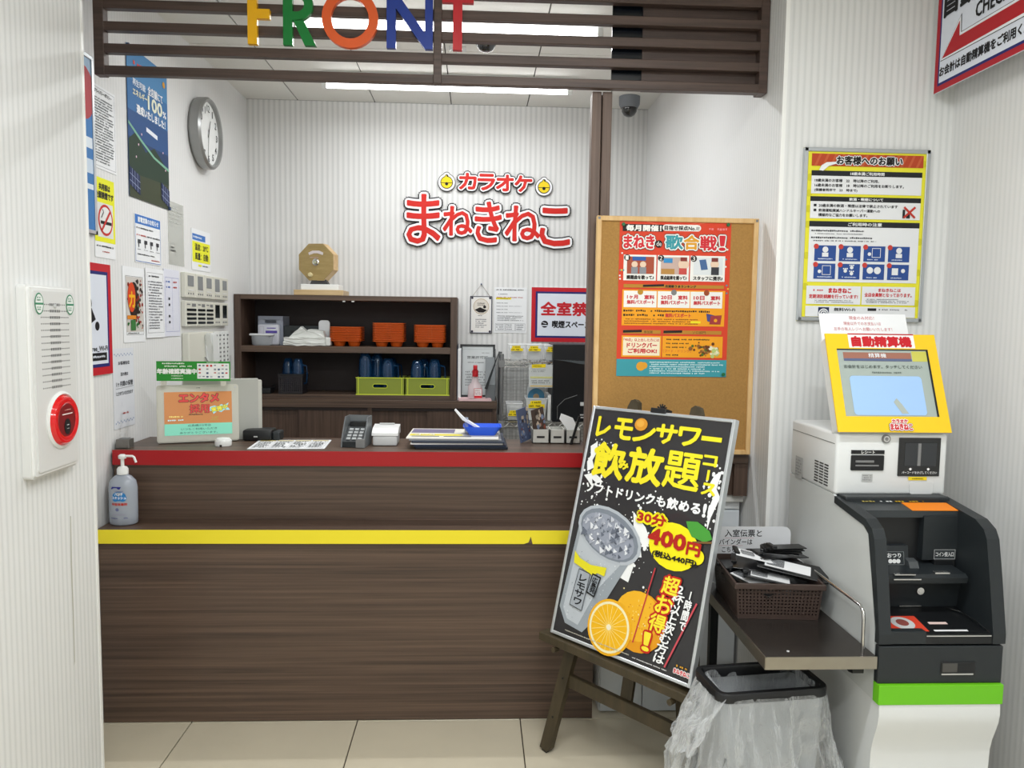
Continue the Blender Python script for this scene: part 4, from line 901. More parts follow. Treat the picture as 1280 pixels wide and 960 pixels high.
a.rect(0, .735, 1, 1, EM('#7fcdb4'), 1); a.text('エンタメ', .22, .04, .80, .24, EM('#c9423e'), 2, bold=.0022, outline=(('#3f3434', .0015),)); a.text('採用', .37, .29, .66, .49, EM('#c9423e'), 2, bold=.0009, outline=(('#3f3434', .0010),))
a.poly([(.67, .36), (.74, .33), (.78, .36), (.84, .30), (.88, .33), (.95, .27), (.93, .36), (.97, .44), (.88, .44), (.84, .49), (.78, .46), (.72, .53), (.71, .46), (.66, .45)], EM('#9fd6e0'), 2)
a.text('実施中', .69, .34, .93, .45, EM('#e3dc4c'), 4, bold=.0008, rot=.22, outline=(('#4c4a3a', .001),)); a.fine(.34, .50, .64, .55, 1, '#5a4238', 3); a.fine(.07, .54, .28, .60, 1, EM('#e6d57a'), 3); a.fine(.05, .62, .28, .68, 1, EM('#bfe0e6'), 3); a.fine(.68, .58, .80, .68, 3, EM('#a8a04e'), 3)
a.text('広島横川2号店', .34, .755, .68, .805, '#3a4a46', 3); a.text('いつもご利用いただき', .24, .835, .77, .885, '#3a4a46', 3); a.text('ありがとうございます。', .22, .92, .78, .97, '#3a4a46', 3)
q = a.build(sc_, 'screen_picture'); q.location = (.0005, .028, 0)
a = Art(.3, .225, .0012); a.fine(.48, .045, .54, .07, 1, '#5c5c54'); a.build(dsp)
bm = B(); lathe(bm, [(0, 0), (.004, 0), (.004, .002), (0, .002)], c=(.138, .213, 0), n=10); obj('screw', bm, M_LGREY, dsp, local=True)
o = thing('register_body', 'grey cash register body behind the customer display', 'cash register', loc=(-1.02, 3.17, ZC))
Mr = Matrix.Translation((-1.0, 3.155, ZC)) @ Matrix.Rotation(.34, 4, 'Z')
bm = B(); prism(bm, [(.0, .0), (.095, .0), (.085, .05), (.04, .245), (.0, .245)], -.155, .125, Mr @ axes((0, 0, 0), (0, 1, 0), (0, 0, 1), (1, 0, 0))); obj('body', bm, mat('pos_grey', '#b3b4ae', .5), o)
bm = B(); prism(bm, [(.0, .02), (.11, .02), (.10, .06), (.05, .238), (.0, .238)], .125, .139, Mr @ axes((0, 0, 0), (0, 1, 0), (0, 0, 1), (1, 0, 0))); obj('side_cover', bm, mat('pos_light', '#c6c6be', .45), o)
# green age check card
o = sheet('green_card', 'green age check card standing on top of the customer display', 'card', Matrix.Translation((-1.088, 3.055, ZC+.245)) @ Matrix.Rotation(.10, 4, 'Z') @ Matrix.Rotation(math.radians(90), 4, 'X'), .272, .076, t=.0015, col=pm('#2f8f35'))
a = Art(.272, .076, .0015); a.rect(.55, .10, .985, .88, '#edf0ee', 1); a.text('年齢確認実施中', .01, .38, .54, .64, '#f4f8f2', 2, bold=.0011); a.fine(.08, .06, .48, .16, 1, '#e6f0e0', fill=.8); a.fine(.09, .20, .48, .30, 1, '#e6f0e0', fill=.8); a.fine(.20, .70, .36, .78, 1, '#e6f0e0'); a.fine(.20, .82, .36, .92, 1, '#cfe6c8'); a.fine(.68, .02, .85, .08, 1, '#e6f0e0')
rnd = random.Random(9)
for r in range(4):
    for c in range(8):
        u, v = .57+c*.052, .17+r*.19
        if rnd.random() < .8: a.rect(u, v, u+.03, v+rnd.uniform(.05, .1), rnd.choice(['#c33a3a', '#4a5c7c', '#8a8f96', '#8a8f96', '#b8bcc2']), 2)
a.build(o)
bxs('foot', o, mat('pos_cream', '#c9c8bc', .4), [(-.12, -.10, -.018, .0, -.004, .006), (.10, .12, -.018, .0, -.004, .006)], local=True)
# puck
o = thing('call_chime', 'small round white chime in front of the customer display', 'chime', loc=(-.968, 3.02, ZC))
bm = B(); lathe(bm, [(0, 0), (.030, 0), (.031, .004), (.031, .020), (.029, .023), (.026, .022), (.026, .026), (.023, .029), (0, .029)], n=32); obj('body', bm, M_WHITE, o, local=True, smooth=35)
bm = B(); box(bm, -.004, .004, -.0325, -.030, .0, .007); obj('button', bm, M_BLACK, o, local=True)
# left steel block
o = thing('steel_block', 'small grey metal block at the counter\'s far left corner', 'block', loc=(-1.308, 2.955, ZC))
bm = B(); box(bm, -.026, .022, -.022, .022, 0, .034, bev=.002); obj('block', bm, mat('block_steel', '#7d7b77', .4, .6), o, local=True)
bm = B(); box(bm, -.018, .014, -.014, .014, .034, .037, bev=.001); obj('cap', bm, M_GREY, o, local=True)
# black receipt printer
o = thing('receipt_printer', 'low black receipt printer behind the menu sheet', 'printer', loc=(-.87, 3.20, ZC))
bm = B(); box(bm, -.93, -.815, 3.135, 3.225, ZC, ZC+.044, bev=.008); obj('body', bm, M_BLACK, o, smooth=40)
bm = B(); box(bm, -.815, -.785, 3.145, 3.22, ZC, ZC+.036, bev=.006); obj('side_body', bm, M_CHAR, o)
bm = B(); box(bm, -.885, -.87, 3.1335, 3.135, ZC+.015, ZC+.020); obj('badge', bm, M_LGREY, o)
# laminated menu
Mm = Matrix.Translation((-.712, 2.945, ZC)) @ Matrix.Rotation(.06, 4, 'Z')
o = sheet('laminated_menu', 'laminated price sheet lying flat on the counter left of the card terminal', 'menu', Mm, .285, .215, t=.0015)
a = Art(.285, .215, .0015)
for u in (.03, .27, .51, .75): a.rect(u, .06, u+.22, .14, '#c9b660', 1); a.box(u, .06, u+.22, .93, '#9a9c9c', .001); a.fine(u+.015, .18, u+.205, .9, 9, '#6f7274')
a.build(o)
# card terminal
Mt = Matrix.Translation((-.462, 3.055, ZC)) @ Matrix.Rotation(-.10, 4, 'Z')
o = thing('card_terminal', 'dark grey card payment terminal with hooded keypad on the counter', 'card terminal', Mt)
bm = B(); prism(bm, [(-.062, 0), (.05, 0), (.05, .075), (.02, .07), (-.062, .022)], -.042, .042, YZ()); obj('body', bm, M_CHAR, o, local=True)
hood = [(-.07, .0), (.052, .0), (.052, .112), (-.01, .112), (-.066, .03)]
for x in (-.046, .042):
    bm = B(); prism(bm, hood, x, x+.004, YZ()); obj('hood_side', bm, mat('hood_grey', '#72777a', .35), o, local=True)
bm = B(); box(bm, -.046, .046, .050, .054, .0, .112); obj('hood_back', bm, mat('hood_grey', '#72777a', .35), o, local=True)
bm = B(); box(bm, -.034, .034, .022, .048, .070, .088); obj('display', bm, M_BLACK, o, local=True)
d0 = Vector((-.062, .022)); d1 = Vector((.02, .07)); dd = (d1-d0).normalized(); nn = Vector((-dd.y, dd.x))
for r in range(4):
    for c in range(3):
        y, z = d0+dd*(.016+r*.019)+nn*.002
        bm = B(); box(bm, -.008, .008, -.006, .006, -.002, .003, bev=.001, seg=1, M=Matrix.Translation((-.022+c*.022, y, z)) @ Matrix.Rotation(math.atan2(dd.y, dd.x), 4, 'X')); obj('key', bm, mat('key_grey', '#a9adae', .5), o, local=True)
bm = B(); box(bm, .012, .048, -.072, -.064, .0, .034, bev=.001); obj('reader_plate', bm, M_GREY, o, local=True)
# white cash box
o = thing('white_tray_box', 'white plastic lidded box beside the card terminal', 'box', loc=(-.352, 3.085, ZC))
bm = B(); box(bm, -.048, .048, -.05, .05, 0, .040, bev=.007); obj('body', bm, mat('box_white', '#cfd1d2', .35), o, local=True, smooth=40)
bm = B(); prism(bm, [(-.053, .040), (.053, .040), (.050, .060), (.046, .074), (-.02, .066), (-.050, .050)], -.051, .051, YZ()); obj('lid', bm, mat('box_lid_white', '#e3e4e4', .3), o, local=True)
bm = B(); box(bm, -.03, .03, .028, .034, .0735, .080, bev=.002); obj('handle', bm, M_LGREY, o, local=True)
# magazines, blue tray
rnd = random.Random(5)
cols = ['#20242e', '#2a3346', '#c9c7c0', '#39404f', '#8a8d92', '#e6e2d8']
labs = ['dark bound catalogue at the bottom of the pile by the blue tray', 'navy catalogue, second from the bottom of the pile', 'pale magazine in the lower half of the pile', 'slate magazine in the middle of the pile', 'grey magazine just under the top one in the pile', 'white and yellow magazine on top of the pile beside the blue tray']
z = ZC
for k in range(6):
    th = .008 if k < 3 else .006; sh = (.02, .012, 0, .008, -.004, -.012)[k]
    M = Matrix.Translation((-.072+sh, 3.09+rnd.uniform(-.008, .006), z)) @ Matrix.Rotation(rnd.uniform(-.03, .02), 4, 'Z')
    o = thing('magazine', labs[k], 'magazine', M, group='magazines piled on the counter')
    w = .355
    bm = B(); box(bm, -w/2, w/2, -.125, .125, 0, th, bev=.001, seg=1); obj('cover', bm, pm(cols[k]), o, local=True)
    bm = B(); box(bm, -w/2+.003, w/2-.003, -.1255 if k in (2, 5) else -.124, .124, .0015, th-.0015); obj('pages', bm, M_PAPER, o, local=True)
    if k == 5:
        a = Art(w, .25, th); a.rect(.02, .62, .62, .80, '#e6d94a', 1); a.rect(.05, .84, .35, .9, '#5f6570', 1); a.rect(.4, .84, .7, .9, '#45506a', 1); a.rect(.6, .1, .98, .78, '#d8d3c8', 1); a.rect(.02, .08, .5, .5, '#77718f', 1)
        a.text('コース', .08, .64, .3, .78, '#f4f2e8', 3, bold=.001); q = a.build(o); q.location = (0, -.125, 0)
    z += th+.0003
zt = z
o = thing('blue_tray', 'bright blue plastic coin tray on top of the magazine pile', 'tray', loc=(.028, 3.07, zt))
bm = B()
a0 = rrect(.100, .075, .010, 3); a1 = rrect(.152, .118, .016, 3); N = len(a0)
v0 = [bm.verts.new((x, y, 0)) for x, y in a0]; v1 = [bm.verts.new((x, y, .036)) for x, y in a1]; v2 = [bm.verts.new((x*.97, y*.97, .036)) for x, y in a1]; v3 = [bm.verts.new((x*.96, y*.96, .003)) for x, y in a0]
bm.faces.new(v0[::-1]); bm.faces.new(v3)
for A_, B_ in ((v0, v1), (v1, v2), (v2, v3)):
    for k in range(N): bm.faces.new((A_[k], A_[(k+1) % N], B_[(k+1) % N], B_[k]))
obj('tray', bm, mat('tray_blue', '#2c5fe0', .35), o, local=True)
o = thing('card_stand', 'clear stand holding a slanted white card above the blue tray', 'stand', loc=(.0, 3.10, zt+.003))
bm = B(); box(bm, -.042, -.028, 3.09, 3.11, zt+.003, zt+.062); obj('stem', bm, mat('stand_clear', '#b6c0cf', .1, alpha=.5), o)
bm = B(); prism(bm, [(-.083, zt+.093), (-.079, zt+.096), (-.045, zt+.062), (.035, zt+.012), (.030, zt+.008), (-.052, zt+.055)], -.02, .02, BW(0, 0, 0, 3.10)); obj('card', bm, M_PAPER, o)
# file boxes and brochures at right
for k, (x0, x1, lb) in enumerate(((.232, .300, 'leftmost'), (.304, .364, 'middle'), (.368, .428, 'rightmost'))):
    o = thing('file_box', 'light grey file box at the back of the counter, %s of three' % lb, 'file box', loc=((x0+x1)/2, 3.15, ZC), group='file boxes at the counter back')
    bm = B(); box(bm, x0, x1, 3.125, 3.133, ZC, ZC+.056); box(bm, x0, x0+.003, 3.125, 3.225, ZC, ZC+.056); box(bm, x1-.003, x1, 3.125, 3.225, ZC, ZC+.056); box(bm, x0, x1, 3.222, 3.225, ZC, ZC+.056); box(bm, x0, x1, 3.125, 3.225, ZC, ZC+.003); obj('box', bm, mat('filebox', '#c3c3bd', .5), o)
    bm = B(); box(bm, (x0+x1)/2-.016, (x0+x1)/2+.016, 3.1235, 3.1255, ZC+.022, ZC+.030); obj('finger_slot', bm, M_BLACK, o)
for x, c, lb, rz in ((.222, '#55607e', 'blue brochure standing left of the file boxes', .12), (.285, '#4a3a33', 'dark brown brochure standing in the leftmost file box', .05)):
    M = Matrix.Translation((x-.012, 3.17, ZC+.004)) @ Matrix.Rotation(-.16, 4, 'Y') @ Matrix.Rotation(.9+rz, 4, 'Z')
    o = thing('brochure', lb, 'brochure', M)
    bm = B(); box(bm, -.045, .045, -.003, .003, 0, .135); obj('cover', bm, pm(c), o, local=True)
    a = Art(.09, .135, 0)
    for j in range(26): a.disc(rnd.uniform(.08, .92), rnd.uniform(.06, .94), rnd.uniform(.004, .012), rnd.choice(['#8a4a3a', '#c9b9a6', '#7d8fb0', '#3a2f2c', '#a59a8f']), 1+(j % 3), n=6)
    q = a.build(o); q.matrix_basis = axes((0, -.0032, 0), (1, 0, 0), (0, 0, 1), (0, -1, 0))
o = thing('paper_bundle', 'white papers sticking out of the rightmost file box beside the post', 'papers', loc=(.39, 3.17, ZC+.05))
bm = B(); prism(bm, [(.345, ZC+.095), (.352, ZC+.118), (.40, ZC+.10), (.425, ZC+.05), (.40, ZC+.02)], -.004, .004, BW(0, 0, 0, 3.165)); obj('sheet', bm, M_PAPER, o)
bm = B(); prism(bm, [(.382, ZC+.0), (.392, ZC+.0), (.425, ZC+.115), (.415, ZC+.115)], -.004, .004, BW(0, 0, 0, 3.105)); obj('pen', bm, M_BLACK, o)
# pump bottle on the lower ledge
ZL = .720
o = thing('pump_bottle', 'clear hand sanitiser pump bottle on the left end of the lower ledge', 'bottle', loc=(-1.272, 2.845, ZL))
bm = B(); lathe(bm, [(0, 0), (.042, 0), (.049, .006), (.050, .03), (.050, .135), (.045, .160), (.030, .176), (.018, .182)], n=36, sy=.72); obj('body', bm, mat('sanitiser', '#b9c1cd', .18, trans=.25, alpha=.93), o, local=True, smooth=50)
bm = B(); lathe(bm, [(0, .183), (.0195, .183), (.0195, .202), (.015, .209), (.006, .212), (.006, .238), (.013, .240), (.014, .250), (.008, .255), (0, .255)], n=20); obj('pump_collar', bm, M_WHITE, o, local=True, smooth=35)
bm = B(); tube(bm, [(0, 0, .249), (.038, -.004, .249), (.043, -.004, .245), (.050, -.004, .226)], .0042, 8); obj('nozzle', bm, M_WHITE, o, local=True, smooth=40)
a = Art(.085, .15, 0); a.poly([(.2, .13), (.6, .13), (.54, .19), (.14, .19)], '#2c2f86', 1); a.disc(.5, .36, .024, '#2f7fc0', 1, ry=.017); a.disc(.35, .40, .013, '#2f7fc0', 1); a.disc(.65, .40, .013, '#2f7fc0', 1)
a.text('ハンド', .34, .27, .66, .34, '#eef3f8', 3, bold=.0004); a.text('スキッシュ', .22, .36, .78, .43, '#eef3f8', 3, bold=.0004); a.text('手指消毒剤', .18, .52, .82, .585, '#c8443a', 1, bold=.0004); a.fine(.3, .22, .7, .245, 1, '#5a5c8e'); a.disc(.42, .68, .006, '#6a6f96', 1); a.fine(.2, .78, .8, .82, 1, '#9a93a8'); a.fine(.12, .87, .45, .91, 1, '#4c4a86'); a.fine(.68, .86, .84, .91, 1, '#6a6a96')
# wrap the label round the oval body
for v in a.bm.verts:
    t = v.co.x/.050; lift = v.co.z; v.co.x, v.co.z = (.0506+lift)*math.sin(t), (.036+.0006+lift)*math.cos(t)
q = a.build(o, 'label'); q.matrix_basis = axes((0, 0, .012), (1, 0, 0), (0, 0, 1), (0, -1, 0))

# ================================================================== cork board on the gate
cb = thing('cork_board', 'pale wood framed cork board standing on the brown gate', 'cork board', axes((.701, 2.745, 1.008), (1, 0, 0), (0, 0, 1), (0, -1, 0)))
CW, CH = .572, .836
bm = B(); box(bm, -CW/2+.006, CW/2-.006, .006, CH-.006, 0, .012); obj('cork_panel', bm, mat('cork', '#a87f45', .9, noise=.22, nscale=170, bump=.4), cb, local=True)
M_PALE = wood('pine_frame', '#cfa56a', '#e2c08a', (40, 40, 6), .5)
bxs('frame_strip', cb, M_PALE, [(-CW/2, -CW/2+.017, 0, CH, -.002, .020), (CW/2-.017, CW/2, 0, CH, -.002, .020), (-CW/2+.017, CW/2-.017, CH-.017, CH, -.002, .020), (-CW/2+.017, CW/2-.017, 0, .017, -.002, .020)], local=True, bev=.002)
bxs('corner_screw', cb, M_GREY, [(s*(CW/2-.008)-.004, s*(CW/2-.008)+.004, CH-.012, CH-.004, .020, .022) for s in (-1, 1)], local=True)
PW, PH = .394, .541
o = sheet('event_poster', 'red singing contest poster pinned on the cork board', 'poster', axes((.693, 2.7325, 1.286), (1, 0, 0), (0, 0, 1), (0, -1, 0)), PW, PH, t=.001, col=pm('#d8452c'))
a = Art(PW, PH, .001); RD, WH, OR, TE, DK = '#c8333a', '#f0efea', '#f0a223', '#3f9aa5', '#26211f'
rnd = random.Random(11)
for k in range(16):
    t = rnd.uniform(0, 6.28); a.line(.5+.15*math.cos(t), .12+.09*math.sin(t), .5+.75*math.cos(t), max(.0, .12+.5*math.sin(t)), .004, '#e2644a', 1) if .12+.5*math.sin(t) < .42 and abs(.75*math.cos(t)) < .48 else None
a.rect(.026, .018, .391, .063, DK, 2); a.text('毎月開催！', .06, .023, .37, .06, WH, 3, bold=.0012)
for u in (.41, .70): a.disc(u, .037, .011, WH, 2)
a.rect(.41, .016, .70, .057, WH, 2); a.text('目指せ採点No.1!', .40, .024, .71, .052, DK, 3, bold=.0006); a.fine(.80, .025, .96, .055, 1, '#f08a8a', 3)
O2 = ((DK, .0062), (WH, .0042))
a.text('まねき', .04, .09, .31, .17, '#d2303a', 3, bold=.002, outline=O2); a.disc(.352, .142, .013, DK, 5); a.text('de', .33, .125, .375, .155, WH, 8)
a.text('歌', .415, .085, .565, .172, TE, 3, bold=.002, outline=O2); a.text('合', .578, .085, .71, .172, '#e0a030', 3, bold=.002, outline=O2); a.text('戦', .725, .088, .87, .176, '#d2303a', 3, bold=.002, outline=O2); a.text('！', .895, .085, .95, .176, '#d2303a', 3, bold=.002, outline=O2)
for k, (u0, u1) in enumerate(((.042, .335), (.346, .63), (.641, .955))):
    a.rect(u0, .213, u1, .378, WH, 2); a.rect(u0+.03, .225, u1-.02, .335, ('#a8503a', '#c9b0a6', '#dfe4e6')[k], 3)
    a.disc(u0+.03, .232, .011, DK, 4); a.text(str(k+1), u0+.015, .218, u0+.042, .246, WH, 5)
    a.text(('課題曲を歌って♪', '採点結果を撮って♪', 'スタッフに提示♪')[k], u0+.03, .345, u1-.02, .370, DK, 4, bold=.0007)
# 1: two singers, 2: screen and singer, 3: phone and clerk (plain generic figures)
a.rect(.12, .225, .24, .25, '#2f5fa8', 4)
for u in (.14, .215): a.disc(u, .275, .011, '#e9cdb4', 5); a.rect(u-.03, .292, u+.03, .335, '#8d8f96', 5)
a.rect(.40, .232, .48, .262, '#3a8fc8', 4); a.rect(.38, .30, .50, .335, '#b98a4a', 4); a.disc(.58, .27, .019, '#e9cdb4', 5); a.rect(.55, .225, .61, .25, '#8a3a34', 6); a.rect(.54, .295, .61, .335, '#c8504a', 5)
a.poly([(.72, .24), (.78, .235), (.80, .30), (.74, .305)], '#4a6a9a', 4); a.disc(.86, .265, .015, '#e9cdb4', 5); a.rect(.83, .225, .89, .25, '#7a3a34', 6); a.rect(.83, .285, .90, .335, '#3a3a40', 5)
a.rect(.047, .402, .951, .424, '#b98330', 2); a.text('月間歌うまランキング', .42, .405, .70, .421, DK, 3, bold=.0005); a.poly([(.22, .405), (.41, .399), (.41, .413), (.22, .419)], DK, 3)
a.rect(.037, .437, .965, .669, OR, 2)
for k, (u0, u1) in enumerate(((.051, .346), (.356, .645), (.652, .941))):
    a.rect(u0, .445, u1, .551, WH, 3); a.disc((u0+u1)/2, .452, .010, ('#b98a2a', '#7c7c7c', '#9a4a2a')[k], 4)
    a.text(('1ヶ月', '20日', '10日')[k], u0+.03, .472, u0+.125, .497, RD, 4, bold=.0008); a.text('室料', u0+.185, .472, u1-.02, .497, RD, 4, bold=.0008); a.text('無料パスポート', u0+.03, .505, u1-.02, .530, RD, 4, bold=.0007)
a.fine(.05, .563, .83, .583, 1, DK, 3, fill=.7); a.fine(.05, .59, .42, .612, 1, DK, 3, fill=.7); a.text('無料パスポート', .43, .588, .66, .613, RD, 3, bold=.0006)
a.fine(.06, .62, .76, .662, 3, '#8a4a1a', 3); a.rect(.66, .636, .75, .65, '#f0e12a', 3); a.poly([(.80, .585), (.89, .60), (.90, .65), (.81, .635)], '#4a4a86', 4); a.poly([(.84, .60), (.94, .595), (.93, .655), (.83, .655)], '#a03a3a', 5); a.disc(.885, .63, .006, OR, 6)
for u0, u1, tt in ((.052, .392, ''), (.417, .944, '')): a.rect(u0, .698, u1, .722, '#b98330', 2); a.poly([(u0, .700), (u0+.17, .696), (u0+.17, .712), (u0, .717)], DK, 3)
a.text('参加賞', .24, .701, .32, .719, DK, 3); a.text('ソロ部門', .68, .701, .80, .719, DK, 3)
a.rect(.041, .735, .401, .874, OR, 2); a.rect(.055, .745, .387, .864, '#f3e6c8', 3); a.text('「90点」以上出した方には', .06, .752, .38, .772, RD, 4, bold=.0003); a.text('ドリンクバー', .09, .782, .36, .812, RD, 4, bold=.001); a.text('ご利用OK!', .10, .820, .36, .848, RD, 4, bold=.001)
a.rect(.410, .735, .958, .874, OR, 2); a.fine(.43, .748, .86, .765, 1, DK, 3); a.fine(.43, .775, .66, .79, 1, DK, 3); a.fine(.43, .80, .64, .815, 1, DK, 3); a.text('［フード・ドリンク］', .42, .823, .67, .842, RD, 3); a.fine(.43, .85, .58, .866, 1, DK, 3)
for k in range(40): a.disc(.78+rnd.gauss(0, .05), .82+rnd.gauss(0, .018), rnd.uniform(.003, .008), rnd.choice(['#6a3a1a', '#8a5a2a', '#4a6a2a', '#a87a3a']), 4+k % 3, n=6)
for k in range(16): a.disc(.89+rnd.gauss(0, .02), .84+rnd.gauss(0, .012), rnd.uniform(.004, .009), rnd.choice(['#d9d8a8', '#b8c878', '#e8e2c8']), 5+k % 3, n=6)
a.rect(0, .888, 1, 1, TE, 2); a.fine(.30, .90, .97, .985, 6, '#cfe8ea', 3); a.disc(.22, .935, .016, '#e0a030', 3); a.disc(.25, .93, .012, '#e0a030', 3)
for k in range(14):
    u, v = rnd.choice([(.965, .2), (.03, .25), (.97, .38), (.02, .30)]); a.disc(u+rnd.uniform(-.02, .02), v+rnd.uniform(-.08, .1), .0035, rnd.choice(['#f0c02a', WH, TE]), 3, n=5)
a.build(o)
for (x, z) in ((-.185, .53), (.185, .535), (.186, .01)):
    bm = B(); cyl(bm, (x, z, .001), (x, z, .009), .006, n=12); obj('push_pin', bm, mat('pin_green', '#1f6a3c', .35), o, local=True)

# ================================================================== easel and lemon drink sign
W_ = Vector((.63824, -.76966, .01626)).normalized(); U_ = Vector((.19248, .17999, .96465)).normalized(); N_ = W_.cross(U_).normalized()
SW, SH = .561, .781
Cc = Vector((.51511, 2.39690, .81246)); Mp = axes(Cc-U_*SH/2, W_, U_, N_)
o = thing('drink_sign', 'black framed poster board advertising lemon drinks, leaning on the easel', 'sign board', Mp)
bm = B(); box(bm, -SW/2+.004, SW/2-.004, .004, SH-.004, -.016, .0); obj('board', bm, mat('sign_black', '#2b2a2c', .22, coat=.3), o, local=True)
fr_ = .0105
for nm, bb in (('frame_strip', (-SW/2, -SW/2+fr_, 0, SH, -.020, .0035)), ('frame_strip', (SW/2-fr_, SW/2, 0, SH, -.020, .0035)), ('frame_strip', (-SW/2+fr_, SW/2-fr_, 0, fr_, -.020, .0035)), ('frame_strip', (-SW/2+fr_, SW/2-fr_, SH-fr_, SH, -.020, .0035))):
    bm = B(); box(bm, *bb, bev=.0015, seg=1); obj(nm, bm, mat('sign_frame', '#d5dadd', .28, .75), o, local=True)
a = Art(SW, SH, .0003); Y1, Y2, WH = '#f4e52c', '#efd92a', '#f2f4f4'
rnd = random.Random(21)
for k in range(230):                                     # splashes
    side = rnd.random()
    if side < .3: u, v = rnd.gauss(.14, .06), rnd.uniform(.14, .45)
    elif side < .55: u, v = rnd.gauss(.94, .03), rnd.uniform(.18, .44)
    else: u, v = rnd.gauss(.5, .13), rnd.gauss(.50, .09)
    if .02 < u < .98 and .03 < v < .97: a.disc(u, v, abs(rnd.gauss(0, .0026))+.0008, WH, 1, n=6)
for pts in ([(.04, .18), (.09, .155), (.10, .20), (.075, .24), (.10, .27), (.05, .29), (.035, .25), (.055, .22)], [(.93, .22), (.97, .20), (.955, .27), (.985, .30), (.95, .38), (.94, .43), (.925, .36), (.945, .30), (.90, .27)], [(.03, .31), (.11, .29), (.19, .325), (.14, .335), (.10, .32), (.12, .36), (.07, .33)],
            [(.45, .42), (.55, .47), (.60, .52), (.57, .56), (.53, .53), (.56, .59), (.50, .60), (.48, .52)], [(.44, .62), (.52, .62), (.50, .70), (.43, .69)]): a.poly(pts, WH, 1)
def tx(t, u0, v0, u1, v1, c=Y1, b=.0032, L=4, **k): a.text(t, u0, v0, u1, v1, c, L, bold=b, **k)
tx('レ', .066, .047, .168, .130); tx('モ', .205, .045, .335, .130); tx('ン', .350, .055, .500, .130); tx('サ', .510, .050, .650, .125); tx('ワ', .665, .052, .800, .122); a.rect(.812, .076, .938, .094, Y1, 4)
a.disc(.394, .060, .026, '#d9952e', 6, ry=.021); a.disc(.388, .056, .016, '#e6ab45', 7, ry=.012)
tx('飲', .083, .158, .320, .302, b=.0046); tx('み', .290, .222, .358, .256, b=.0022, L=9); tx('放', .350, .158, .592, .300, b=.0048); tx('題', .610, .152, .842, .296, b=.0026)
tx('コ', .850, .150, .930, .188, b=.0022); a.rect(.884, .204, .900, .244, Y1, 4); tx('ス', .868, .256, .950, .298, b=.0022)
tx('ソフトドリンクも飲める', .068, .335, .880, .378, WH, .0016); tx('!!', .900, .335, .945, .382, WH, .0026)
# glass
gA = [(.075, .50), (.045, .90), (.09, .94), (.24, .955), (.45, .63), (.53, .56)]
a.poly([(.07, .50), (.035, .88), (.10, .94), (.24, .952), (.30, .90), (.54, .545)], '#9aa2aa', 3)
a.poly([(.09, .54), (.065, .88), (.11, .92), (.20, .93), (.30, .76), (.43, .64)], '#bcc3ca', 4)
cxg, cyg = .30, .545
a.disc(.305, .535, .142, '#b6bdc5', 5, ry=.082, rot=-.28); a.disc(.305, .535, .130, '#808893', 6, ry=.072, rot=-.28); a.disc(.30, .54, .118, '#9aa0ae', 7, ry=.062, rot=-.28)
for k in range(110):
    t, r = rnd.uniform(0, 6.28), rnd.random()**.5
    u, v = .30+.20*r*math.cos(t), .54+.075*r*math.sin(t)+.02*math.cos(t)*r
    s = rnd.uniform(.007, .026); q = [(u+s*math.cos(w+rnd.uniform(-.4, .4)), v+s*.7*math.sin(w)) for w in (0, 2.1, 4.2)]
    a.poly(q, rnd.choice(['#c9cdd6', '#6b7280', '#e6e9ee', '#8c93a1', '#555b68', '#a9aebb']), 8+k % 5)
for k in range(150):
    u = rnd.uniform(.06, .42); v = rnd.uniform(.62, .93)
    if u < .45-(v-.62)*.75: a.disc(u, v, rnd.uniform(.0008, .0022), rnd.choice(['#e3e7ea', '#7e868e', '#c6ccd1']), 5, n=5)
a.poly([(.081, .635), (.13, .66), (.22, .675), (.34, .668), (.335, .705), (.28, .70), (.25, .715), (.17, .70), (.09, .685)], '#e6dc2a', 13)
a.poly([(.14, .704), (.23, .712), (.215, .868), (.118, .858)], '#a4abb3', 13)
for p_, q_ in (((.14, .704), (.23, .712)), ((.23, .712), (.215, .868)), ((.215, .868), (.118, .858)), ((.118, .858), (.14, .704))): a.line(*p_, *q_, .002, '#1d1f22', 14)
tx('レ\nモ\nサ\nワ', .142, .725, .208, .850, '#1d1f22', .0010, 14, rot=-.05)
a.poly([(.245, .705), (.315, .712), (.29, .80), (.225, .79)], '#1d1f22', 13); a.poly([(.252, .712), (.306, .718), (.284, .793), (.233, .784)], '#8d959d', 14); tx('広\n島\n発', .250, .720, .292, .785, '#1d1f22', .0006, 15, rot=-.08)
# oranges
a.disc(.62, .835, .098, '#e39a1e', 5, ry=.090); a.disc(.60, .815, .085, '#f0b52a', 6, ry=.075)
for k in range(70): a.disc(.62+rnd.gauss(0, .07), .82+rnd.gauss(0, .045), rnd.uniform(.001, .003), rnd.choice(['#f7d873', '#d98a1a', '#f5e6a8']), 7, n=5)
sc0 = a.p(.43, .905)
def sl(u, v, r, c, L): a.disc(u, v, r, c, L, ry=r*.98, n=36)
sl(.43, .893, .088, '#eeb020', 8); sl(.43, .893, .080, '#f3ecc0', 9); sl(.43, .893, .072, '#f2b81e', 10)
for k in range(10): t = math.pi*k/10; a.line(.43-.125*math.cos(t), .893-.09*math.sin(t), .43+.125*math.cos(t), .893+.09*math.sin(t), .0022, '#f8dc7a', 11)
sl(.43, .893, .009, '#f8efcf', 12)
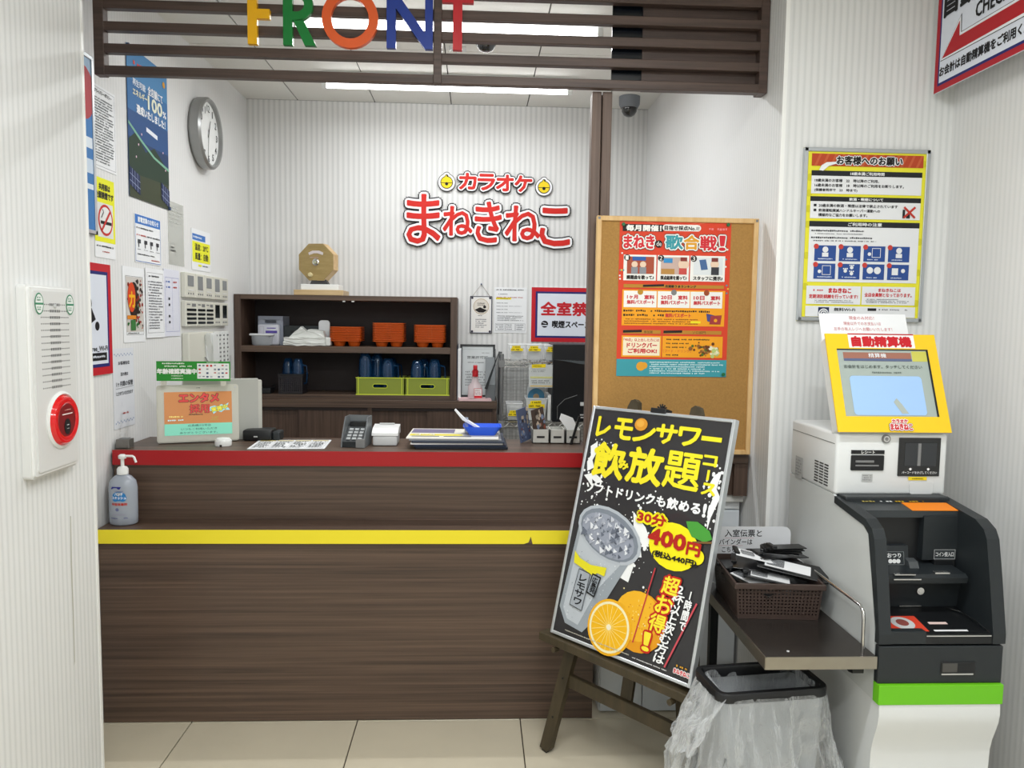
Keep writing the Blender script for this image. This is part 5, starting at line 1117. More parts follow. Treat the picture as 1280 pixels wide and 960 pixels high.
# price lemon
a.disc(.755, .518, .092, '#f6e81c', 7, ry=.070, rot=-.15); a.disc(.915, .535, .022, '#f6e81c', 7); a.poly([(.81, .412), (.88, .405), (.96, .43), (.985, .458), (.94, .475), (.86, .465), (.83, .44)], '#4a9a3c', 9); a.line(.87, .485, .985, .470, .006, '#7a5a34', 9)
tx('30分', .492, .412, .684, .452, '#b3261e', .002, 9, outline=(('#f6e81c', .007),)); tx('400', .590, .468, .830, .525, '#b3261e', .0036, 12); tx('円', .845, .487, .925, .532, '#b3261e', .0024, 12)
tx('(税込440円)', .632, .548, .918, .575, '#1d1b1a', .0012, 12)
a.line(.667, .615, .606, .916, .0045, '#c23a40', 9); a.line(.958, .700, .831, .961, .0055, '#c9505a', 9)
for k, ch in enumerate('超お得'): tx(ch, .735-.022*k, .632+.075*k, .835-.022*k, .698+.075*k, '#f6e43a', .0016, 9, rot=0, outline=(('#c3281e', .0055),), shear=.12)
tx('！', .672, .862, .716, .928, '#f6e43a', .0024, 9, outline=(('#c3281e', .006),))
tx('1\n時\n間\nで', .885, .665, .925, .812, WH, .0010, 9, shear=.10)
tx('2\n杯\n以\n上\n飲\nむ\n方\nは', .780, .655, .855, .955, WH, .0010, 9, shear=.16)
tx('まねきねこ', .890, .950, .985, .966, '#d2303a', .0006, 9, outline=((WH, .002),)); a.fine(.90, .932, .97, .945, 1, '#d9a02a', 9)
a.fine(.12, .962, .60, .970, 1, '#b9b6a8', 14); a.fine(.62, .967, .86, .974, 1, '#d8d8d8', 9)
q = a.build(o, 'poster_print')

# easel
Lf = Vector((.248, 2.558, 0)); wd_ = Vector((.6383, -.7698, 0)); bk = Vector((.7698, .6383, 0))
Me = axes(Lf+wd_*.29, wd_, (0, 0, 1), -bk)      # x along the easel, y up, z to the front
es = thing('easel', 'dark olive brown wooden floor easel holding the lemon drink sign', 'easel', Me)
M_EAS = wood('easel_brown', '#38301f', '#4a3f2b', (30, 30, 6), .5)
def bar(bm, p, q_, w, t, up=(0, 0, 1)):
    p, q_ = Vector(p), Vector(q_); d = (q_-p).normalized(); s = d.cross(Vector(up)).normalized(); n = s.cross(d)
    vs = []
    for c in (p, q_):
        for a_, b_ in ((-1, -1), (1, -1), (1, 1), (-1, 1)): vs.append(bm.verts.new(c+s*a_*w/2+n*b_*t/2))
    for f in ((0, 1, 2, 3), (7, 6, 5, 4), (0, 4, 5, 1), (1, 5, 6, 2), (2, 6, 7, 3), (3, 7, 4, 0)): bm.faces.new([vs[i] for i in f])
def zb(y): return -.035-.20*(y-.0)/.76*.76/.75 if True else 0       # leg depth behind the sign
for s in (-1, 1):
    bm = B(); prism(bm, [(-.022, 0), (.012, 0), (.022, .018), (.022, 1.215), (.015, 1.238), (0, 1.245), (-.015, 1.238), (-.022, 1.215)], -.011, .011)
    Ml = Matrix.Translation((s*.29, .006, -.010)) @ Matrix.Rotation(s*.140, 4, 'Z') @ Matrix.Rotation(-.185, 4, 'X')
    bm.transform(Ml); p = obj('front_leg', bm, M_EAS, es, local=True)
    bm = B(); box(bm, -.012, .010, -.006, .004, -.009, .009); bm.transform(Ml); obj('foot_pad', bm, M_BLACK, p, local=True)
    for yy in (.12, .26):
        bm = B(); cyl(bm, (0, yy, .010), (0, yy, .0125), .0035, n=8); bm.transform(Ml); obj('screw', bm, M_BLACK, p, local=True)
bm = B(); box(bm, -.27, .27, .232, .277, -.075, -.055, bev=.002, seg=1); obj('cross_rail', bm, M_EAS, es, local=True)
bm = B(); box(bm, -.31, .31, .397, .425, -.09, .016, bev=.002, seg=1); obj('ledge', bm, M_EAS, es, local=True)
bm = B(); box(bm, -.022, .022, .25, 1.10, -.006, .006); bm.transform(Matrix.Translation((.0, 0, -.073)) @ Matrix.Rotation(0, 4, 'X')); 
for v in bm.verts: v.co.z -= .19*(v.co.y-.25)
obj('centre_post', bm, M_EAS, es, local=True)
bm = B(); box(bm, -.19, .19, 1.09, 1.125, -.262, -.244); obj('top_rail', bm, M_EAS, es, local=True)
bm = B(); prism(bm, [(-.02, 0), (.02, 0), (.02, 1.15), (-.02, 1.15)], -.009, .009); bm.transform(Matrix.Translation((0, .004, -.40)) @ Matrix.Rotation(.125, 4, 'X')); obj('rear_leg', bm, M_EAS, es, local=True)
for s in (-1, 1):
    bm = B(); cyl(bm, (s*.235, .385, .0), (s*.235, .385, .022), .009, n=12); obj('peg', bm, M_EAS, es, local=True)
bm = B(); box(bm, -.03, .03, SH-.004, SH+.012, -.03, .008, bev=.002, seg=1)
for k in range(5):
    t = math.radians(30+30*k); tube(bm, [(0.005, SH+.008, -.005), (.005+.020*math.cos(t), SH+.008+.020*math.sin(t), -.005)], .0028, 5)
obj('top_clip', bm, M_BLACK, o, local=True)

# ================================================================== framed request notice on the facing wall
o = sheet('request_notice', 'aluminium framed yellow bordered customer notice on the wall above the payment machine', 'notice', BW(1.294, 1.490, .001, YF), .428, .572, t=.010, col=pm('#e9e23c'), edge=M_ALU, fw_=.013, fd=.015)
a = Art(.428, .572, .0103); WH, DK, NV = '#e6e8ea', '#25272b', '#2f4f92'
for k in range(10): a.disc(random.Random(k).choice((.05, .95)), .08+.09*k, .012, '#d3cc2e', 1, n=10)
a.rect(.060, .034, .948, .104, '#b9492a', 2)
for k in range(14): u = .08+.062*k; a.poly([(u, .104), (u+.02, .104), (u+.06, .034), (u+.04, .034)], '#c7603c', 3) if u+.06 < .948 else None
a.text('お客様へのお願い', .255, .047, .775, .094, '#1e1c1c', 8, bold=.0012, outline=((WH, .0026),))
for v0, v1, vb, t in ((.130, .160, .262, '18歳未満ご利用時間'), (.278, .306, .404, '飲酒・喫煙について'), (.420, .452, .772, 'ご利用時の注意')):
    a.rect(.062, v0, .944, v1, DK, 2); a.rect(.064, v1, .942, vb, WH, 2); a.text(t, .37, v0+.006, .64, v1-.006, WH, 4, bold=.0004)
a.text('18歳未満のお客様　22　時以降のご利用、', .09, .177, .60, .195, DK, 4, bold=.0003); a.text('16歳未満のお客様　18　時以降のご利用をお断りします。', .09, .205, .80, .223, DK, 4, bold=.0003); a.text('(保護者同伴で　23　時まで)', .09, .233, .43, .251, DK, 4, bold=.0003)
a.rect(.09, .322, .112, .336, DK, 4); a.text('20歳未満の飲酒・喫煙は法律で禁止されています', .13, .321, .76, .339, DK, 4, bold=.0003); a.rect(.09, .350, .112, .364, DK, 4); a.text('飲酒運転撲滅ハンドルキーパー運動への', .13, .349, .62, .366, DK, 4, bold=.0003); a.text('積極的なご協力をお願いします。', .13, .375, .52, .393, DK, 4, bold=.0003)
a.line(.81, .33, .90, .392, .007, '#c0392f', 6); a.line(.90, .33, .81, .392, .007, '#c0392f', 6); a.rect(.80, .345, .82, .395, DK, 5); a.rect(.83, .37, .86, .395, DK, 5)
a.fine(.08, .468, .64, .482, 1, DK, 4, fill=.8); a.fine(.1, .487, .62, .498, 1, '#8a8c90', 4); a.fine(.08, .508, .73, .522, 1, DK, 4, fill=.8); a.fine(.09, .527, .60, .539, 1, '#55575b', 4)
for r in range(2):
    for c in range(4):
        u0, v0 = .112+c*.197, .560+r*.105; a.rect(u0, v0, u0+.172, v0+.090, NV, 4); a.disc(u0+.012, v0+.006, .0085, '#c8433c', 6); a.fine(u0+.03, v0+.072, u0+.145, v0+.084, 1, '#cfd8ea', 5)
        m = r*4+c; uc, vc = u0+.086, v0+.036
        if m in (0, 1, 3): a.disc(uc, vc-.012, .010, WH, 5); a.rect(uc-.025, vc+.006, uc+.025, vc+.030, WH, 5)
        elif m in (2, 4): a.box(uc-.02, vc-.025, uc+.05, vc+.03, WH, .0018, 5); a.disc(uc-.04, vc+.01, .006, WH, 5)
        elif m == 5:
            for du, dv in ((-.03, .005), (.02, -.015), (.02, .02)): a.disc(uc+du, vc+dv, .006, WH, 5); [a.disc(uc+du+k*.014, vc+dv-.013, .0025, WH, 5, n=8) for k in (-1, 0, 1)]
        elif m == 6: a.disc(uc-.03, vc, .011, WH, 5); a.disc(uc+.03, vc, .012, WH, 5)
        else: a.rect(uc-.05, vc-.015, uc, vc+.025, WH, 5); a.disc(uc+.04, vc, .007, WH, 5)
for u0, u1 in ((.062, .498), (.508, .938)): a.rect(u0, .795, u1, .902, WH, 3)
a.text('まねきねこ', .24, .808, .42, .835, '#c8333a', 4, bold=.001); a.fine(.1, .812, .23, .83, 1, '#c8333a', 4); a.text('定期消防訓練を行っています!', .085, .845, .475, .868, '#c8333a', 4, bold=.0005); a.fine(.13, .875, .44, .895, 2, '#8a8c90', 4)
a.text('まねきねこは', .64, .806, .82, .825, '#c8333a', 4, bold=.0005); a.text('全店会員制となっております。', .53, .832, .91, .855, '#c8333a', 4, bold=.0005); a.fine(.54, .865, .89, .893, 3, '#6a6c70', 4)
a.rect(.060, .913, .945, .975, WH, 3); a.rect(.163, .920, .250, .970, '#232c52', 4)
for r in (.022, .014): a.disc(.206, .958, r*.8, WH, 5+(r < .02)*2, n=18); a.disc(.206, .960, (r-.004)*.8, '#232c52', 6+(r < .02)*2, n=18)
a.rect(.163, .960, .250, .970, '#232c52', 9); a.disc(.206, .955, .003, WH, 10, n=8); a.text('無料Wi-Fi', .29, .922, .46, .942, DK, 4, bold=.0004); a.rect(.56, .922, .63, .938, DK, 4); a.fine(.65, .922, .88, .938, 1, '#8a8c90', 4)
a.build(o)
o = thing('torn_tape', 'scrap of torn white tape on the framed customer notice', 'tape', axes((1.150, YF-.0155, 2.00), (1, 0, 0), (0, 0, 1), (0, -1, 0)))
bm = B(); prism(bm, [(-.02, -.012), (-.012, .004), (.005, .014), (.036, .016), (.038, .010), (.012, .002), (-.006, -.014)], 0, .0008); obj('tape', bm, M_PAPER, o, local=True)

# direction sign over the payment machine
HX, HY0, HZ0, HW, HH = 1.50, 2.575, 2.240, .545, .335
o = thing('direction_sign', 'large red and navy bordered arrow sign by the right wall, cut by the picture edge', 'sign', axes((HX, HY0-HW/2, HZ0), (0, -1, 0), (0, 0, 1), (-1, 0, 0)))
bm = B(); box(bm, -HW/2, HW/2, 0, HH, -.006, 0, bev=.001, seg=1); obj('board', bm, pm('#dfe5f0'), o, local=True)
a = Art(HW, HH, 0); a.rect(0, 0, 1, 1, '#b02530', 1); a.rect(.035, .055, .965, .945, '#25296e', 2); a.rect(.050, .080, .950, .920, '#dfe5f0', 3)
a.text('お会計は自動精算機をご利用ください', .055, .775, .925, .865, '#17181c', 4, bold=.0014)
ar = [(.075, .69), (.235, .43), (.235, .575), (.92, .575), (.92, .70), (.30, .70)]
a.poly([(.055, .72), (.245, .375), (.252, .545), (.935, .545), (.935, .735)], '#2c3038', 4); a.poly([(.062, .714), (.240, .393), (.248, .551), (.930, .551), (.930, .728)], '#eef1f6', 5); a.poly([(.075, .70), (.232, .435), (.236, .575), (.92, .575), (.92, .70)], '#b5242c', 6)
a.text('CHECK OUT', .375, .37, .86, .50, '#17181c', 6, bold=.0014); a.text('自動精算機', .075, .115, .92, .315, '#17181c', 6, bold=.004); a.build(o)
bxs('bracket', o, M_GREY, [(s*.2-.01, s*.2+.01, .15, .20, -.083, -.006) for s in (-1, 1)], local=True)

# ================================================================== payment machine
KX0, KX1 = 1.037, 1.365; KYB = 2.49
km = thing('payment_machine', 'white and black self service payment machine with yellow framed touch screen', 'payment machine', loc=((KX0+KX1)/2, 2.2, 0))
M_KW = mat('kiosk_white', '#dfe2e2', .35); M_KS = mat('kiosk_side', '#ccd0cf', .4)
low = [(KYB, 0), (KYB, .508), (1.878, .508), (1.876, .479), (1.880, .455), (1.889, .428), (1.899, .400), (1.906, .370), (1.908, .330), (1.908, .012), (1.915, 0)]
bm = B(); prism(bm, low, KX0+.004, KX1-.004, YZ()); obj('lower_body', bm, M_KW, km, smooth=30)
bm = B(); box(bm, KX0, KX1, 1.875, 1.905, .508, .560, bev=.001); obj('green_band', bm, mat('kiosk_green', '#6cc21c', .4), km, label='lime green band across the lower front')
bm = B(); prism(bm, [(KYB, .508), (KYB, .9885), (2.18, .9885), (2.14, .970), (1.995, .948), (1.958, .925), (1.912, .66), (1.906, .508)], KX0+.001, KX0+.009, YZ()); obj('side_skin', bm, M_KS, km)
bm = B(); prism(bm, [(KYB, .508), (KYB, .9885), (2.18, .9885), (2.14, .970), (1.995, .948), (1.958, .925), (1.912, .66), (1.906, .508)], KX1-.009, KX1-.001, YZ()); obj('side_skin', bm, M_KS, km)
side = [(1.885, .664), (1.893, .69), (1.936, .915), (1.952, .945), (1.985, .968), (2.17, .985), (2.17, .955), (1.992, .938), (1.972, .925), (1.958, .905), (1.918, .700), (1.92, .664)]
# cheek: black moulding that wraps the front of each side
for x0, x1 in ((KX0-.002, KX0+.030), (KX1-.030, KX1+.004)):
    bm = B(); prism(bm, [(1.885, .664), (1.885, .69), (1.912, .83), (1.933, .925), (1.948, .948), (1.985, .966), (2.165, .986), (2.165, .966), (1.992, .946), (1.965, .930), (1.905, .700), (1.905, .664)] if x0 < 1.1 else [(1.885, .664), (1.885, .69), (1.912, .83), (1.933, .925), (1.948, .948), (1.985, .966), (2.165, .986), (2.165, .664)], x0, x1, YZ()); obj('cheek', bm, M_CHAR, km)
bm = B(); prism(bm, [(1.90, .664), (1.90, .69), (1.965, .93), (1.992, .946), (2.165, .966), (2.165, .664)], KX0+.010, KX0+.029, YZ()); obj('inner_cheek', bm, M_CHAR, km)
bm = B(); box(bm, KX0, KX1, 1.885, 1.9055, .560, .6585, bev=.002, seg=1); obj('coin_drawer', bm, M_CHAR, km)
bm = B(); box(bm, 1.201, 1.292, 1.8815, 1.886, .586, .618, bev=.002, seg=1); obj('coin_return', bm, M_BLACK, km)
bm = B(); box(bm, 1.204, 1.243, 1.8805, 1.882, .592, .615); obj('coin_flap', bm, mat('flap_grey', '#4b4a47', .4), km); bm = B(); box(bm, 1.201, 1.285, 1.879, 1.882, .585, .589); obj('chrome_lip', bm, M_CHROME, km)
bm = B(); box(bm, KX0+.029, KX1-.030, 2.08, 2.40, .66, .966); obj('back_wall', bm, M_BLACK, km)
bm = B(); prism(bm, [(1.985, .815), (1.975, .808), (1.978, .792), (2.06, .775), (2.08, .775), (2.08, .822)], KX0+.029, KX1-.045, YZ()); obj('middle_shelf', bm, M_CHAR, km)
bm = B(); prism(bm, [(2.045, .69), (2.08, .69), (2.08, .78), (2.03, .78)], KX0+.029, KX1-.030, YZ()); obj('lower_panel', bm, M_CHAR, km)
bm = B(); prism(bm, [(1.887, .664), (2.06, .664), (2.06, .708), (1.92, .684), (1.905, .690), (1.887, .690)], KX0+.029, KX1-.030, YZ()); obj('note_tray', bm, M_BLACK, km)
bm = B(); box(bm, KX0+.029, 1.16, 1.886, 1.91, .664, .697, bev=.001, seg=1); obj('lip', bm, M_CHAR, km)
bm = B(); box(bm, 1.16, 1.331, 1.885, 1.892, .684, .687); obj('chrome_lip', bm, M_CHROME, km)
bm = B(); tube(bm, [(1.30, 2.03, .706), (1.322, 2.0, .706), (1.333, 1.95, .699), (1.335, 1.895, .688)], .0016, 5); obj('tray_trim', bm, M_CHROME, km)
Mtr = axes((0, 1.915, .6850), (1, 0, 0), (0, .985, .17), (0, -.17, .985))
def flat(name, x0, x1, y0, y1, m, z=.0008): bm = B(); box(bm, x0, x1, y0, y1, 0, z); bm.transform(Mtr); return obj(name, bm, m, km)
flat('red_note_label', 1.069, 1.185, .0, .075, pm('#d8452f'))
bm = B(); cyl(bm, (1.135, .040, .001), (1.135, .040, .0015), .030, n=24); bm.transform(Mtr); obj('label_disc', bm, pm('#c9cbcb'), km)
bm = B(); cyl(bm, (1.135, .042, .0015), (1.135, .042, .002), .016, n=20); bm.transform(Mtr); obj('label_dot', bm, pm('#8a4a44'), km)
flat('white_label', 1.080, 1.135, .004, .010, M_PAPER, .0014); flat('white_label', 1.080, 1.12, .088, .104, M_PAPER); flat('white_label', 1.205, 1.255, .035, .045, mat('label_pink', '#e9cfc8', .5)); flat('white_label', 1.20, 1.29, -.002, .008, M_PAPER); flat('white_label', 1.23, 1.28, -.018, -.010, M_PAPER)
# coin unit
bm = B(); prism(bm, [(2.055, .955), (2.055, .832), (2.08, .832), (2.08, .955)], 1.238, 1.336, YZ()); obj('coin_unit', bm, M_CHAR, km)
bm = B(); box(bm, 1.270, 1.328, 2.048, 2.07, .812, .834, bev=.001, seg=1); obj('coin_slot', bm, M_BLACK, km)
a = Art(.060, .027, 0); a.rect(0, 0, 1, 1, '#3a3f42', 1); a.box(0, 0, 1, 1, '#cfd2d2', .001, 2); a.text('コイン投入口', .08, .25, .92, .72, '#e8eaea', 3, bold=.0003); q = a.build(km, 'coin_label'); q.matrix_basis = wm(km).inverted() @ axes((1.300, 2.0535, .835), (1, 0, 0), (0, 0, 1), (0, -1, 0))
bm = B(); prism(bm, [(2.052, .816), (2.08, .816), (2.08, .87), (2.062, .87)], 1.07, 1.20, YZ()); obj('change_unit', bm, M_CHAR, km)
a = Art(.056, .036, 0); a.rect(0, 0, 1, 1, '#2b3033', 1); a.box(0, 0, 1, 1, '#8d9293', .001, 2); a.text('おつり', .16, .12, .84, .45, '#e8eaea', 3, bold=.0004); [a.disc(u, .72, .006, '#e8eaea', 3) for u in (.3, .5, .7)]; q = a.build(km, 'change_label'); q.matrix_basis = wm(km).inverted() @ axes((1.157, 2.049, .820), (1, 0, 0), (0, .18, .984), (0, -.984, .18))
bm = B(); prism(bm, [(2.025, .818), (2.055, .818), (2.055, .838), (2.035, .834)], 1.188, 1.214, YZ()); obj('change_chute', bm, mat('chute_grey', '#4a4e50', .3), km)
bxs('chrome_strip', km, M_CHROME, [(1.118, 1.175, 1.974, 1.985, .8155, .818), (1.115, 1.19, 1.972, 1.976, .803, .806), (1.235, 1.275, 1.985, 2.0, .8155, .819), (1.17, 1.232, 2.035, 2.040, .707, .710)])
bm = B(); cyl(bm, (1.225, 2.042, .752), (1.225, 2.030, .752), .010, n=16); cyl(bm, (1.225, 2.031, .752), (1.225, 2.029, .752), .005, n=12); obj('lock', bm, M_CHROME, km)
# top cover and orange sticker
bm = B(); prism(bm, [(2.06, .950), (2.06, .970), (2.165, .984), (2.165, .950)], KX0+.03, KX1-.03, YZ()); obj('top_cover', bm, mat('cover_grey', '#33383b', .35), km)
bm = B(); prism(bm, [(2.058, .9695), (2.058, .9712), (2.115, .9790), (2.115, .9765)], 1.205, 1.335, YZ()); obj('orange_sticker', bm, pm('#f0871e'), km, label='orange sticker on the sloping cover')
bm = B(); box(bm, KX0+.012, KX1-.012, 2.125, 2.18, .975, .992, bev=.004); obj('step', bm, M_CHAR, km)
Mc = axes((1.19, 2.11, .9795), (1, 0, 0), (0, .993, .116), (0, -.116, .993)); a = Art(.2, .02, 0); a.fine(.02, .1, .2, .9, 1, '#b9a85a', 1); a.fine(.28, .1, .46, .9, 1, '#cfd2d2', 1); a.fine(.5, .1, .66, .9, 1, '#e0b52a', 1); a.fine(.7, .1, .98, .9, 1, '#cfa22a', 1); q = a.build(km, 'caption'); q.matrix_basis = wm(km).inverted() @ Mc
# head
bm = B(); box(bm, KX0, KX1, 2.17, KYB, .988, 1.167, bev=.010, seg=3); obj('printer_housing', bm, M_KW, km, smooth=40)
bm = B(); box(bm, KX0-.0008, KX0+.002, 2.182, KYB-.012, 1.134, 1.136); obj('seam', bm, M_GREY, km)
bm = B(); box(bm, KX0+.01, KX1-.01, 1.915, KYB-.01, .50, .664); obj('core', bm, M_BLACK, km)
bm = B(); box(bm, KX0+.01, KX1-.01, 2.41, KYB, .664, .986); obj('rear_panel', bm, M_KW, km)
bxs('vent_slot', km, M_BLACK, [(KX0-.0012, KX0+.002, 2.215+.033*c, 2.240+.033*c, 1.003+.0085*r, 1.0065+.0085*r) for r in range(8) for c in range(3)])
a = Art(.055, .07, 0); a.rect(0, 0, 1, 1, '#b2b4b3', 1); a.fine(.1, .1, .9, .9, 6, '#8b8d8d', 2); q = a.build(km, 'rating_plate'); q.matrix_basis = wm(km).inverted() @ axes((KX0-.0005, 2.420, .985), (0, -1, 0), (0, 0, 1), (-1, 0, 0))
fy = 2.169
bxs('receipt_caption', km, M_BLACK, [(1.080, 1.177, fy-.002, fy+.003, 1.108, 1.119)])
bm = B(); box(bm, 1.080, 1.177, fy-.004, fy+.004, 1.060, 1.104, bev=.002, seg=1); p = obj('receipt_slot', bm, M_BLACK, km); bm = B(); box(bm, 1.092, 1.145, fy-.007, fy-.004, 1.084, 1.090); box(bm, 1.092, 1.160, fy-.006, fy-.004, 1.073, 1.077); obj('slot_mouth', bm, M_GREY, p)
a = Art(.097, .011, 0); a.text('レシート', .30, .1, .70, .9, '#e8eaea', 1, bold=.0003); q = a.build(km, 'receipt_text'); q.matrix_basis = wm(km).inverted() @ axes((1.1285, fy-.0022, 1.108), (1, 0, 0), (0, 0, 1), (0, -1, 0))
bm = B(); box(bm, 1.219, 1.342, fy-.003, fy+.003, 1.044, 1.156, bev=.001, seg=1); p = obj('scanner_window', bm, mat('scanner_black', '#0c0d0f', .12, coat=.5), km)
bm = B(); box(bm, 1.236, 1.330, fy-.0042, fy-.003, 1.074, 1.142, bev=.0005, seg=1); obj('glass_panel', bm, mat('scanner_glass', '#23272b', .08, coat=.5), p)
bm = B(); box(bm, 1.274, 1.283, fy-.005, fy-.0042, 1.075, 1.14); obj('guide_bar', bm, M_GREY, p)
a = Art(.123, .112, 0); a.text('バーコードをかざしてください', .08, .86, .92, .93, '#e8eaea', 3, bold=.0001)
for u in (.28, .71): a.poly([(u, .77), (u+.045, .81), (u+.02, .81), (u+.02, .84), (u-.02, .84), (u-.02, .81), (u-.045, .81)], '#f2f4f4', 3)
q = a.build(km, 'scanner_text'); q.matrix_basis = wm(km).inverted() @ axes((1.2805, fy-.0045, 1.044), (1, 0, 0), (0, 0, 1), (0, -1, 0))
a = Art(.055, .010, 0); a.rect(0, 0, 1, 1, '#ecd31e', 1); a.fine(.2, .2, .8, .8, 1, '#7a6a16', 2); q = a.build(km, 'yellow_label'); q.matrix_basis = wm(km).inverted() @ axes((1.279, fy-.0006, 1.032), (1, 0, 0), (0, 0, 1), (0, -1, 0))
bm = B(); prism(bm, rrect(.070, .034, .006, 3), 0, .0012, axes((1.292, fy, 1.009), (1, 0, 0), (0, 0, 1), (0, -1, 0))); obj('cover_flap', bm, mat('flap_white', '#d3d6d6', .35), km)
bm = B(); cyl(bm, (1.180, fy+.002, 1.152), (1.180, fy-.003, 1.152), .0125, n=20, mi=1); cyl(bm, (1.180, fy+.002, 1.152), (1.180, fy-.005, 1.152), .009, n=20); cyl(bm, (1.180, fy-.005, 1.152), (1.180, fy-.006, 1.152), .005, n=12, mi=1); obj('lock', bm, [M_CHROME, M_GREY], km)
a = Art(.032, .022, 0); a.rect(0, 0, 1, 1, '#b9bbba', 1); a.fine(.08, .08, .92, .92, 3, '#8e9090', 2); q = a.build(km, 'rating_plate'); q.matrix_basis = wm(km).inverted() @ axes((1.130, fy-.0006, 1.028), (1, 0, 0), (0, 0, 1), (0, -1, 0))
# touch screen
tb = math.atan2(.115, .277); SHh = .300
Ms = axes((1.196, 2.150, 1.174), (1, 0, 0), (0, math.sin(tb), math.cos(tb)), (0, -math.cos(tb), math.sin(tb)))
bm = B(); box(bm, -.160, .160, .004, SHh-.006, -.055, -.006, bev=.006); bm.transform(Ms); obj('screen_housing', bm, M_KW, km)
bm = B()
u = lambda x: (x-.5)*.332
for bb in ((-.166, u(.088), 0, SHh), (u(.912), .166, 0, SHh), (u(.088), u(.912), 0, .155*SHh), (u(.088), u(.912), .840*SHh, SHh)): box(bm, bb[0], bb[1], bb[2], bb[3], -.004, 0)
bm.transform(Ms); obj('yellow_frame', bm, mat('kiosk_yellow', '#f0c61c', .35), km, label='yellow frame around the touch screen')
bm = B(); box(bm, u(.088), u(.912), .155*SHh, .840*SHh, -.006, -.003); bm.transform(Ms); scn = obj('screen', bm, mat('kiosk_screen', '#8f9a94', .06, emit=.25, coat=.6, spec=.6), km)
for nm, bb in (('screen_edge', (u(.902), u(.914), .155*SHh, .84*SHh)), ('screen_edge', (u(.088), u(.912), .834*SHh, .842*SHh))):
    bm = B(); box(bm, *bb, -.004, .0005); bm.transform(Ms); obj(nm, bm, M_BLACK, km)
SR = lambda c, e=.22: mat('lit_'+c.lstrip('#')+str(e), c, .1, emit=e)
a = Art(.332, SHh, -.0028)
a.rect(.143, .191, .758, .281, SR('#8d5f50'), 1); a.rect(.143, .255, .758, .281, SR('#4f5a78'), 2); a.rect(.765, .175, .900, .281, SR('#b3b04e'), 1); a.text('精算機', .37, .20, .53, .245, SR('#dfe6ea'), 3)
a.text('お会計をはじめます。タッチしてください', .135, .322, .838, .358, '#49534f', 3, bold=.0002); a.fine(.38, .385, .66, .415, 1, '#66706c', 3)
W1 = [a.p(.17, .435), a.p(.815, .83)]
rw, rh = (.815-.17), (.83-.435); pts = [( .4925+x/.332, .6325-y/SHh) for x, y in rrect(rw*.332, rh*SHh, .010, 3)]
a.poly(pts[::-1], SR('#93b4dc', .18), 2); a.poly([(.53, .70), (.56, .66), (.60, .72), (.65, .815), (.59, .815)], SR('#9aa39c'), 4)
q = a.build(km, 'screen_picture'); q.matrix_basis = wm(km).inverted() @ Ms
a = Art(.332, SHh, .0002); a.rect(.204, .002, .804, .147, '#f0f1ee', 1); a.rect(.204, -.003, .804, .010, '#b5222c', 2); a.text('自動精算機', .234, .030, .771, .132, '#c3222c', 3, bold=.0022)
a.build(km, 'title_label').matrix_basis = wm(km).inverted() @ Ms; a = Art(.332, SHh, .0002)
a.text('カラオケ', .485, .875, .62, .912, '#c8333a', 3, bold=.0008, outline=(('#f4f0ee', .002),)); a.build(km, 'label_print').matrix_basis = wm(km).inverted() @ Ms; a = Art(.332, SHh, .0002); a.text('まねきねこ', .462, .918, .653, .978, '#c8333a', 3, bold=.0010, outline=(('#2a2424', .0032), ('#f4f0ee', .002)))
q = a.build(km, 'label_print'); q.matrix_basis = wm(km).inverted() @ Ms
o = sheet('paper_notice', 'white paper with red handwriting sticking up behind the yellow touch screen', 'notice', Ms @ Matrix.Translation((-.012, SHh-.140, -.0605)), .272, .230, t=.0012, col=M_PAPER)
a = Art(.272, .230, .0012)
a.text('現金のみ対応！', .34, .035, .63, .085, '#c03a44', 1); a.text('現金以外でのお支払いは', .27, .115, .70, .165, '#c03a44', 1); a.text('左手の有人レジへお願いいたします！', .15, .195, .82, .245, '#c03a44', 1); a.build(o)

# ================================================================== steel side table, basket, binders, bin
TZ = .632; TX0, TX1, TY0, TY1 = .743, 1.033, 1.885, 2.455
tb_ = thing('side_table', 'small stainless steel table with dark top beside the payment machine', 'table', loc=(.888, 2.17, 0))
bm = B(); box(bm, TX0+.002, TX1, TY0+.002, TY1, TZ-.003, TZ, bev=.001, seg=1); obj('table_top', bm, mat('table_dark', '#4a4440', .25, .7, noise=.15, nscale=14), tb_)
bxs('apron', tb_, M_STEEL, [(TX0, TX1, TY0-.0015, TY0+.002, TZ-.032, TZ+.0005), (TX0-.0015, TX0+.0015, TY0, TY1, TZ-.032, TZ+.0005), (TX0, TX1, TY1-.002, TY1, TZ-.032, TZ+.0005)])
bxs('leg', tb_, M_BLACK, [(TX0+.02, TX0+.045, TY1-.05, TY1-.025, 0, TZ-.003), (TX1-.05, TX1-.025, TY1-.05, TY1-.025, 0, TZ-.003)])
bxs('brace', tb_, M_BLACK, [(TX0+.02, TX1-.02, TY0+.10, TY0+.125, TZ-.045, TZ-.004)])
bm = B(); prism(bm, [(1.91, TZ-.004), (1.91, TZ-.055), (1.93, TZ-.06), (2.30, TZ-.004)], TX1-.05, TX1-.02, YZ()); obj('bracket', bm, M_BLACK, tb_)
bm = B(); tube(bm, [(1.015, 1.925, TZ), (1.014, 1.925, .715), (1.014, 1.929, .733), (1.014, 1.945, .745), (1.014, 2.40, .745), (1.014, 2.42, .735), (1.014, 2.425, TZ)], .0045, 10); obj('guard_rail', bm, M_CHROME, tb_, smooth=60)
bm = B(); cyl(bm, (.815, 1.92, TZ), (.815, 1.92, TZ+.0015), .004, n=8); obj('rivet', bm, M_LGREY, tb_)
